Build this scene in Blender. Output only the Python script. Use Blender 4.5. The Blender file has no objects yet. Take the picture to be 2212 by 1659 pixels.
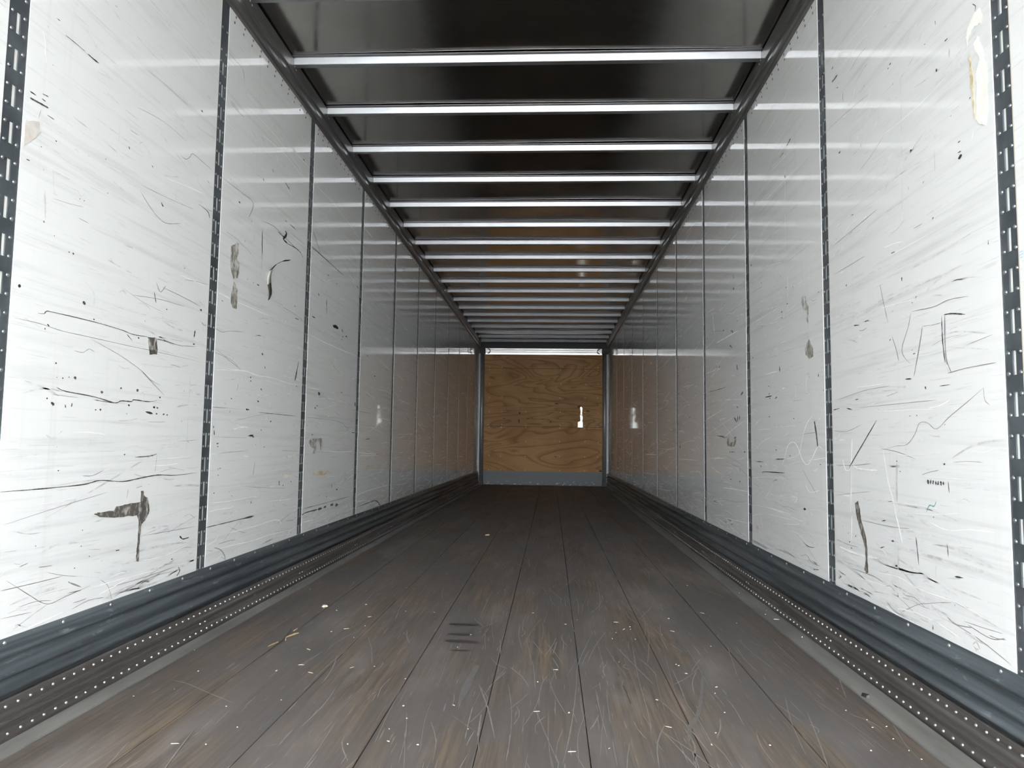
import bpy, bmesh, math, random
from mathutils import Vector, Matrix

# ------------------------------------------------------------------ camera, sky, exposure
scene = bpy.context.scene
COL = scene.collection
scene.view_settings.view_transform = 'Standard'
scene.view_settings.look = 'None'
scene.view_settings.gamma = 1.0
scene.view_settings.use_curve_mapping = False
scene.view_settings.exposure = 1.44

cam_data = bpy.data.cameras.new('camera')
cam = bpy.data.objects.new('camera', cam_data)
COL.objects.link(cam)
cam_data.sensor_fit = 'HORIZONTAL'
cam_data.sensor_width = 36.0
cam_data.lens = 36.0 * 1614.7 / 2212.0
cam_data.clip_start = 0.05
cam_data.clip_end = 500
YAW, PITCH, ROLL = -0.0528, 0.0810, 0.0133
_f = Vector((math.sin(YAW) * math.cos(PITCH), math.cos(YAW) * math.cos(PITCH), math.sin(PITCH)))
_r0 = Vector((math.cos(YAW), -math.sin(YAW), 0))
_u0 = _r0.cross(_f)
_r = math.cos(ROLL) * _r0 + math.sin(ROLL) * _u0
_u = _r.cross(_f)
_m = Matrix((_r, _u, -_f)).transposed().to_4x4()
_m.translation = Vector((0.1634, 0.0, 0.80))
cam.matrix_world = _m
scene.camera = cam

world = bpy.data.worlds.new('overcast_sky')
scene.world = world
world.use_nodes = True
wn = world.node_tree.nodes
wn['Background'].inputs['Color'].default_value = (0.93, 0.97, 1.0, 1)
wn['Background'].inputs['Strength'].default_value = 8.0

# ------------------------------------------------------------------ sizes (metres, floor at z=0, camera at y=0)
HW = 1.285            # half inner width
Y0, Y1 = -1.6, 15.0   # open rear end, front wall
YP = 1.867            # first splice post
PITCH_P = 1.2192      # post spacing
ZB, ZT = 0.262, 2.80  # wall panel bottom / top
BOW0, BOWP = 3.88, 0.6096
rnd = random.Random(7)

# ------------------------------------------------------------------ helpers
def link(o, parent=None):
    COL.objects.link(o)
    if parent is not None:
        o.parent = parent
    return o

def tag(o, label=None, cat=None, group=None, kind=None):
    if label: o['label'] = label
    if cat: o['category'] = cat
    if group: o['group'] = group
    if kind: o['kind'] = kind
    return o

def empty(name, loc=(0, 0, 0)):
    o = bpy.data.objects.new(name, None)
    o.location = loc
    o.empty_display_size = 0.1
    return link(o)

class MB:
    """collects vertices and faces of one mesh"""
    def __init__(self):
        self.v, self.f, self.mi, self.sm = [], [], [], []
    def poly(self, pts, mi=0, sm=False):
        n = len(self.v)
        self.v += [tuple(p) for p in pts]
        self.f.append(tuple(range(n, n + len(pts))))
        self.mi.append(mi); self.sm.append(sm)
    def box(self, x0, x1, y0, y1, z0, z1, mi=0):
        n = len(self.v)
        self.v += [(x, y, z) for x in (x0, x1) for y in (y0, y1) for z in (z0, z1)]
        for q in ((0, 1, 3, 2), (4, 6, 7, 5), (0, 4, 5, 1), (2, 3, 7, 6), (0, 2, 6, 4), (1, 5, 7, 3)):
            self.f.append(tuple(n + i for i in q)); self.mi.append(mi); self.sm.append(False)
    def extrude_y(self, prof, y0, y1, mi=0, sm=False, steps=1, wob=None, close=True):
        """profile of (x,z) swept along y"""
        n = len(self.v); m = len(prof)
        for s in range(steps + 1):
            y = y0 + (y1 - y0) * s / steps
            for i, (x, z) in enumerate(prof):
                dx = wob(i, y) if wob else 0
                self.v.append((x + dx, y, z))
        k = m if close else m - 1
        for s in range(steps):
            for i in range(k):
                j = (i + 1) % m
                a = n + s * m
                self.f.append((a + i, a + j, a + m + j, a + m + i)); self.mi.append(mi); self.sm.append(sm)
        if close:
            self.f.append(tuple(n + i for i in range(m))); self.mi.append(mi); self.sm.append(False)
            self.f.append(tuple(n + steps * m + i for i in reversed(range(m)))); self.mi.append(mi); self.sm.append(False)
    def dome(self, c, nrm, r, h, mi=0, seg=8):
        nrm = Vector(nrm).normalized()
        t = nrm.orthogonal().normalized(); b = nrm.cross(t); c = Vector(c)
        n = len(self.v)
        for rr, hh in ((1.0, 0.0), (0.8, 0.62), (0.4, 0.93)):
            for k in range(seg):
                a = 2 * math.pi * k / seg
                self.v.append(tuple(c + (t * math.cos(a) + b * math.sin(a)) * r * rr + nrm * h * hh))
        self.v.append(tuple(c + nrm * h))
        for ring in range(2):
            for k in range(seg):
                a = n + ring * seg + k; d = n + ring * seg + (k + 1) % seg
                self.f.append((a, d, d + seg, a + seg)); self.mi.append(mi); self.sm.append(True)
        for k in range(seg):
            self.f.append((n + 2 * seg + k, n + 2 * seg + (k + 1) % seg, n + 3 * seg)); self.mi.append(mi); self.sm.append(True)
    def tube_z(self, cx, cy, r, z0, z1, seg=20, mi=0):
        n = len(self.v)
        for z in (z0, z1):
            for k in range(seg):
                a = 2 * math.pi * k / seg
                self.v.append((cx + r * math.cos(a), cy + r * math.sin(a), z))
        for k in range(seg):
            j = (k + 1) % seg
            self.f.append((n + k, n + j, n + seg + j, n + seg + k)); self.mi.append(mi); self.sm.append(True)
        self.f.append(tuple(n + k for k in reversed(range(seg)))); self.mi.append(mi); self.sm.append(False)
        self.f.append(tuple(n + seg + k for k in range(seg))); self.mi.append(mi); self.sm.append(False)
    def mesh(self, name, mats):
        me = bpy.data.meshes.new(name)
        me.from_pydata(self.v, [], self.f)
        for m in (mats if isinstance(mats, (list, tuple)) else [mats]):
            me.materials.append(m)
        me.polygons.foreach_set('material_index', self.mi)
        me.polygons.foreach_set('use_smooth', self.sm)
        bm = bmesh.new(); bm.from_mesh(me)
        bmesh.ops.recalc_face_normals(bm, faces=bm.faces)
        bm.to_mesh(me); bm.free()
        me.update()
        return me
    def build(self, name, mats, parent=None):
        return link(bpy.data.objects.new(name, self.mesh(name, mats)), parent)

def instance(name, me, parent, loc):
    o = bpy.data.objects.new(name, me)
    o.location = loc
    return link(o, parent)

# ------------------------------------------------------------------ materials
class NT:
    def __init__(self, name):
        self.m = bpy.data.materials.new(name)
        self.m.use_nodes = True
        self.t = self.m.node_tree
        self.bsdf = self.t.nodes['Principled BSDF']
    def n(self, kind, **kw):
        nd = self.t.nodes.new(kind)
        for k, v in kw.items():
            setattr(nd, k, v)
        return nd
    def l(self, a, b): self.t.links.new(a, b)
    def pos(self, scale=(1, 1, 1), rot=(0, 0, 0), loc=(0, 0, 0)):
        g = self.n('ShaderNodeNewGeometry')
        mp = self.n('ShaderNodeMapping')
        mp.inputs['Scale'].default_value = scale
        mp.inputs['Rotation'].default_value = rot
        mp.inputs['Location'].default_value = loc
        self.l(g.outputs['Position'], mp.inputs['Vector'])
        return mp.outputs['Vector']
    def noise(self, vec, scale=1, detail=3, rough=.55, dist=0):
        nz = self.n('ShaderNodeTexNoise')
        nz.inputs['Scale'].default_value = scale
        nz.inputs['Detail'].default_value = detail
        nz.inputs['Roughness'].default_value = rough
        nz.inputs['Distortion'].default_value = dist
        self.l(vec, nz.inputs['Vector'])
        return nz.outputs['Fac']
    def ramp(self, fac, stops):
        r = self.n('ShaderNodeValToRGB')
        el = r.color_ramp.elements
        while len(el) < len(stops): el.new(.5)
        for e, (p, c) in zip(el, stops):
            e.position = p
            e.color = (c, c, c, 1) if isinstance(c, (int, float)) else (*c, 1)
        self.l(fac, r.inputs['Fac'])
        return r.outputs['Color']
    def mix(self, fac, a, b, mode='MIX'):
        mx = self.n('ShaderNodeMix', data_type='RGBA', blend_type=mode)
        for s, v in ((0, fac), (6, a), (7, b)):
            if hasattr(v, 'is_output'): self.l(v, mx.inputs[s])
            elif s == 0: mx.inputs[0].default_value = v
            else: mx.inputs[s].default_value = (*v, 1) if len(v) == 3 else v
        return mx.outputs[2]
    def math(self, op, a, b=None):
        nd = self.n('ShaderNodeMath', operation=op)
        for i, v in enumerate((a, b)):
            if v is None: continue
            if hasattr(v, 'is_output'): self.l(v, nd.inputs[i])
            else: nd.inputs[i].default_value = v
        return nd.outputs[0]
    def bump(self, h, strength=.2, dist=.01):
        b = self.n('ShaderNodeBump')
        b.inputs['Strength'].default_value = strength
        b.inputs['Distance'].default_value = dist
        self.l(h, b.inputs['Height'])
        self.l(b.outputs['Normal'], self.bsdf.inputs['Normal'])
    def set(self, **kw):
        names = dict(color='Base Color', metal='Metallic', rough='Roughness', spec='Specular IOR Level', coat='Coat Weight', coat_rough='Coat Roughness')
        for k, v in kw.items():
            s = self.bsdf.inputs[names[k]]
            if hasattr(v, 'is_output'): self.l(v, s)
            elif k == 'color': s.default_value = (*v, 1)
            else: s.default_value = v
        return self

def mat_panel():
    k = NT('white_wall_lining')
    # long rub marks: noise stretched along the trailer, in two directions
    a1 = k.noise(k.pos((1, .9, 26), (math.radians(7), 0, 0)), 1.0, 6, .62, .3)
    a2 = k.noise(k.pos((1, .7, 34), (math.radians(-9), 0, 0), (0, 3, 0)), 1.2, 6, .6, .2)
    big = k.noise(k.pos((1, .9, 1.1)), 1.3, 3)
    vert = k.noise(k.pos((1, 30, .8)), 1.0, 4)
    f1 = k.ramp(a1, [(.53, 0), (.72, 1)])
    f2 = k.ramp(a2, [(.56, 0), (.70, 1)])
    f3 = k.ramp(vert, [(.60, 0), (.75, 1)])
    fb = k.ramp(big, [(.38, 0), (.62, 1)])
    c = k.mix(k.math('MULTIPLY', k.math('MULTIPLY', f1, fb), .36), (.83, .835, .825), (.45, .45, .445))
    c = k.mix(k.math('MULTIPLY', f2, .22), c, (.46, .46, .455))
    c = k.mix(k.math('MULTIPLY', f3, .10), c, (.50, .49, .47))
    fine = k.noise(k.pos((1, 6, 160), (math.radians(4), 0, 0)), 1.0, 3)
    c = k.mix(k.math('MULTIPLY', k.ramp(fine, [(.62, 0), (.70, 1)]), .22), c, (.40, .40, .40))
    k.set(color=c, rough=k.ramp(big, [(.3, .04), (.75, .08)]), spec=.75)
    wav = k.noise(k.pos((1, 1.6, 1.6)), 1.0, 2)
    k.bump(wav, .045, .02)
    return k.m

def mat_flat(name, color, rough=.4, metal=0, spec=.5):
    k = NT(name)
    k.set(color=color, rough=rough, metal=metal, spec=spec)
    return k.m

def mat_noisy(name, c0, c1, scale, rough=.4, metal=0, lo=.35, hi=.65, stretch=(1, 1, 1), bump=0):
    k = NT(name)
    f = k.noise(k.pos(stretch), scale, 5, .6)
    k.set(color=k.mix(k.ramp(f, [(lo, 0), (hi, 1)]), c0, c1), rough=rough, metal=metal)
    if bump: k.bump(f, bump, .004)
    return k.m

def mat_scuff(name, base, worn, dirt, metal):
    k = NT(name)
    lng = k.noise(k.pos((4, .5, 26)), 1.4, 6, .62)
    ch = k.noise(k.pos((8, 7, 40)), 1.6, 6, .7)
    low = k.noise(k.pos((1, 1.2, 6)), 1.0, 4)
    c = k.mix(k.ramp(lng, [(.40, 0), (.66, 1)]), base, worn)
    c = k.mix(k.math('MULTIPLY', k.ramp(ch, [(.60, 0), (.66, 1)]), .55), c, (worn[0] * 1.9, worn[1] * 1.9, worn[2] * 1.9))
    c = k.mix(k.math('MULTIPLY', k.ramp(low, [(.45, 0), (.62, 1)]), .5), c, dirt)
    k.set(color=c, metal=metal, rough=k.ramp(lng, [(.3, .52), (.7, .34)]))
    k.bump(ch, .15, .004)
    return k.m

def mat_floor():
    k = NT('worn_laminated_hardwood')
    g = k.n('ShaderNodeNewGeometry')
    sep = k.n('ShaderNodeSeparateXYZ'); k.l(g.outputs['Position'], sep.inputs[0])
    # glued strips about 33 mm wide with staggered lengths
    ix = k.math('FLOOR', k.math('MULTIPLY', sep.outputs[0], 30.3))
    wl = k.n('ShaderNodeTexWhiteNoise', noise_dimensions='1D'); k.l(ix, wl.inputs['W'])
    yy = k.math('ADD', k.math('MULTIPLY', sep.outputs[1], .55), k.math('MULTIPLY', wl.outputs['Value'], 9.0))
    cb = k.n('ShaderNodeCombineXYZ'); k.l(ix, cb.inputs[0]); k.l(k.math('FLOOR', yy), cb.inputs[1])
    w2 = k.n('ShaderNodeTexWhiteNoise', noise_dimensions='2D'); k.l(cb.outputs[0], w2.inputs['Vector'])
    strip = w2.outputs['Value']
    grain = k.noise(k.pos((60, 1.7, 1)), 1.3, 6, .65, .4)
    streak = k.noise(k.pos((22, .8, 1)), 1.0, 5, .6, .6)
    blot = k.noise(k.pos((2.2, .8, 1)), 1.2, 4, .6)
    worn = k.noise(k.pos((5, 1.1, 1), (0, 0, .05)), 1.0, 5, .6)
    c = k.ramp(strip, [(.0, (0.098, 0.081, 0.068)), (.4, (0.124, 0.101, 0.083)), (.7, (0.137, 0.105, 0.078)), (1, (0.108, 0.099, 0.094))])
    c = k.mix(k.ramp(streak, [(.42, 0), (.68, .75)]), c, (0.215, 0.153, 0.098))
    c = k.mix(k.ramp(grain, [(.40, .65), (.56, 0)]), c, (0.055, 0.047, 0.043))
    c = k.mix(k.ramp(worn, [(.46, 0), (.66, .75)]), c, (0.202, 0.182, 0.172))
    c = k.mix(k.ramp(blot, [(.42, .85), (.60, 0)]), c, (0.094, 0.085, 0.081))
    fs = k.noise(k.pos((120, 5, 1), (0, 0, .12)), 1.0, 2)
    c = k.mix(k.ramp(fs, [(.66, 0), (.72, .55)]), c, (0.312, 0.286, 0.267))
    fs2 = k.noise(k.pos((110, 4, 1), (0, 0, -.22)), 1.0, 2)
    c = k.mix(k.ramp(fs2, [(.69, 0), (.74, .45)]), c, (0.312, 0.286, 0.267))
    k.set(color=c, rough=k.ramp(blot, [(.3, .5), (.7, .62)]), spec=.4)
    k.bump(grain, .25, .002)
    return k.m

def mat_ply():
    k = NT('fir_plywood')
    v = k.pos((.42, 1, 1.75))
    n1 = k.noise(v, .95, 2.2, .5, 1.1)
    rings = k.math('FRACT', k.math('MULTIPLY', n1, 13.0))
    line = k.ramp(rings, [(.0, .12), (.45, .0), (.80, .55), (.93, 1), (1, .15)])
    fib = k.noise(k.pos((3, 1, 90)), 1.5, 4)
    big = k.noise(k.pos((1.1, 1, 1.8)), 1.3, 3)
    c = k.mix(k.ramp(big, [(.35, 0), (.65, 1)]), (.46, .235, .080), (.60, .345, .130))
    c = k.mix(k.math('MULTIPLY', line, .75), c, (.26, .095, .025))
    c = k.mix(k.math('MULTIPLY', k.ramp(fib, [(.4, 1), (.6, 0)]), .25), c, (.30, .16, .07))
    k.set(color=c, rough=.55, spec=.35)
    return k.m

M = {}
M['panel'] = mat_panel()
M['skin'] = mat_flat('white_backing_sheet', (.88, .87, .83), .4)
M['post'] = mat_noisy('galvanized_post_steel', (.085, .100, .110), (.150, .170, .185), 9, .42, .5)
M['rivet'] = mat_flat('steel_rivet', (.36, .38, .39), .30, .9)
M['rivet_bright'] = mat_flat('worn_bright_rivet', (.72, .72, .70), .28, .9)
M['rivet_dark'] = mat_flat('dull_lining_rivet', (.16, .16, .15), .5, .3)
M['seal'] = mat_flat('cream_sealant', (.62, .57, .47), .5)
M['scuff'] = mat_scuff('corrugated_steel_scuff_band', (.052, .063, .070), (.150, .172, .185), (.070, .075, .077), .3)
M['base'] = mat_scuff('dirty_base_rail', (.080, .070, .066), (.165, .150, .142), (.070, .063, .060), .25)
M['strip'] = mat_noisy('grey_floor_edge_steel', (.165, .160, .150), (.255, .245, .230), 3, .55, .1, stretch=(4, .6, 1))
M['floor'] = mat_floor()
M['floor_light_block'] = mat_flat('dark_floor_light_block', (.02, .02, .02), .8)  # for the unseen plate that stops light between the boards
M['sheet'] = None
k = NT('bare_metal_roof_sheet')
_n = k.noise(k.pos((1, 1, 1)), 2.2, 4)
_s = k.noise(k.pos((9, 9, 9)), 1.5, 5)
k.set(color=k.mix(k.ramp(_n, [(.35, 0), (.65, 1)]), (.47, .455, .425), (.55, .535, .505)), metal=1.0, rough=k.ramp(_s, [(.3, .11), (.7, .17)]))
M['sheet'] = k.m
M['bow'] = mat_noisy('galvanized_roof_bow', (.36, .37, .39), (.43, .44, .46), 6, .33, .88, stretch=(.6, 1, 1))
M['rail'] = mat_noisy('dark_steel_top_rail', (.105, .103, .100), (.165, .160, .154), 3, .32, .4, stretch=(4, .5, 4))
M['ply'] = mat_ply()
k = NT('splintered_plywood_edge'); k.set(color=(.42, .27, .13), rough=.7); M['ply_edge'] = k.m
k = NT('grey_painted_kick_plate')
_c = k.noise(k.pos((7, 1, 14)), 2.2, 5, .65)
_sep = k.n('ShaderNodeSeparateXYZ'); _g = k.n('ShaderNodeNewGeometry'); k.l(_g.outputs['Position'], _sep.inputs[0])
_low = k.ramp(_sep.outputs[2], [(.03, 1), (.12, 0)])
_f = k.math('MULTIPLY', k.ramp(_c, [(.58, 0), (.62, 1)]), _low)
k.set(color=k.mix(_f, (.17, .185, .20), (.70, .68, .64)), rough=.5); M['kick'] = k.m
M['alu'] = mat_noisy('aluminium_extrusion', (.62, .61, .60), (.78, .77, .76), 5, .32, .85, stretch=(.5, 1, 1))
M['tube'] = mat_noisy('dull_aluminium_tube', (.30, .30, .31), (.40, .395, .395), 4, .48, .55, stretch=(1, 1, .4))
M['black'] = mat_flat('black_painted_steel', (.012, .012, .013), .5)
k = NT('translucent_hole_diffuser')  # added white sheet that softens the sky seen through the plywood hole
_t = k.n('ShaderNodeBsdfTranslucent'); _t.inputs['Color'].default_value = (.45, .46, .45, 1)
_mx = k.n('ShaderNodeMixShader'); _mx.inputs[0].default_value = .55
k.set(color=(.8, .8, .78), rough=.4)
k.l(k.bsdf.outputs[0], _mx.inputs[1]); k.l(_t.outputs[0], _mx.inputs[2])
k.l(_mx.outputs[0], k.t.nodes['Material Output'].inputs['Surface'])
M['hole_diffuser'] = k.m
M['dark_sheet'] = mat_flat('plain_dark_sheet', (.035, .035, .037), .55)  # near-black; carries the recess shade above the header, also used on light blockers
M['mark_d'] = mat_noisy('black_rubber_scuff', (.022, .022, .024), (.16, .16, .16), 90, .6, 0, .42, .68)
M['mark_m'] = mat_flat('grey_scratch', (.27, .27, .27), .5)
M['mark_f'] = mat_noisy('faint_rub_mark', (.50, .50, .495), (.72, .72, .715), 22, .3, 0, .35, .6)
M['mark_w'] = mat_noisy('white_scratch', (.93, .93, .92), (.78, .78, .77), 26, .45, 0, .45, .75)
M['mark_o'] = mat_noisy('rusty_orange_stain', (.62, .48, .30), (.74, .72, .67), 12, .35, 0, .38, .55)
M['mark_t'] = mat_flat('teal_crayon', (.16, .38, .36), .6)
M['mark_u'] = mat_flat('blue_marker', (.36, .55, .70), .6)
M['mark_p'] = mat_flat('pink_stain', (.56, .40, .40), .5)
M['residue'] = mat_noisy('brown_tape_residue', (.10, .088, .075), (.50, .48, .44), 46, .6, 0, .50, .68, (1, 1, .6))
M['residue_light'] = mat_noisy('grey_tape_residue', (.20, .185, .15), (.60, .58, .54), 44, .55, 0, .43, .60, (1, 1, .5))
M['beige'] = mat_noisy('clear_tape_film', (.62, .57, .51), (.76, .74, .71), 16, .25)
M['peel'] = mat_noisy('bare_white_peel', (.95, .94, .89), (.86, .84, .76), 30, .6)
M['yellow'] = mat_noisy('yellowed_fibre', (.50, .40, .20), (.80, .74, .58), 40, .7)
M['f_w'] = mat_noisy('floor_scratch', (.185, .172, .16), (.25, .235, .218), 30, .6)
M['f_k'] = mat_noisy('floor_rubber_mark', (.026, .022, .021), (.06, .053, .05), 24, .55, 0, .3, .7)
M['f_g'] = mat_noisy('floor_grey_smear', (.142, .138, .135), (.118, .108, .100), 30, .5, 0, .35, .6)
M['chip'] = mat_noisy('pale_wood_splinter', (.52, .45, .33), (.68, .62, .50), 60, .7)
M['chip_brown'] = mat_noisy('brown_bark_chip', (.30, .20, .11), (.46, .33, .20), 50, .7)
M['rubber'] = mat_flat('black_rubber_scrap', (.012, .011, .011), .5)
M['yard'] = mat_noisy('concrete_yard', (.30, .295, .28), (.38, .37, .355), .8, .85)
M['chip_dark'] = mat_flat('dark_veneer_split', (.06, .035, .02), .7)
M['tape_dark'] = mat_flat('dirty_dark_tape', (.05, .045, .04), .5)
M['tape_white'] = mat_flat('yellowish_white_tape', (.72, .70, .62), .4)

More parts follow.
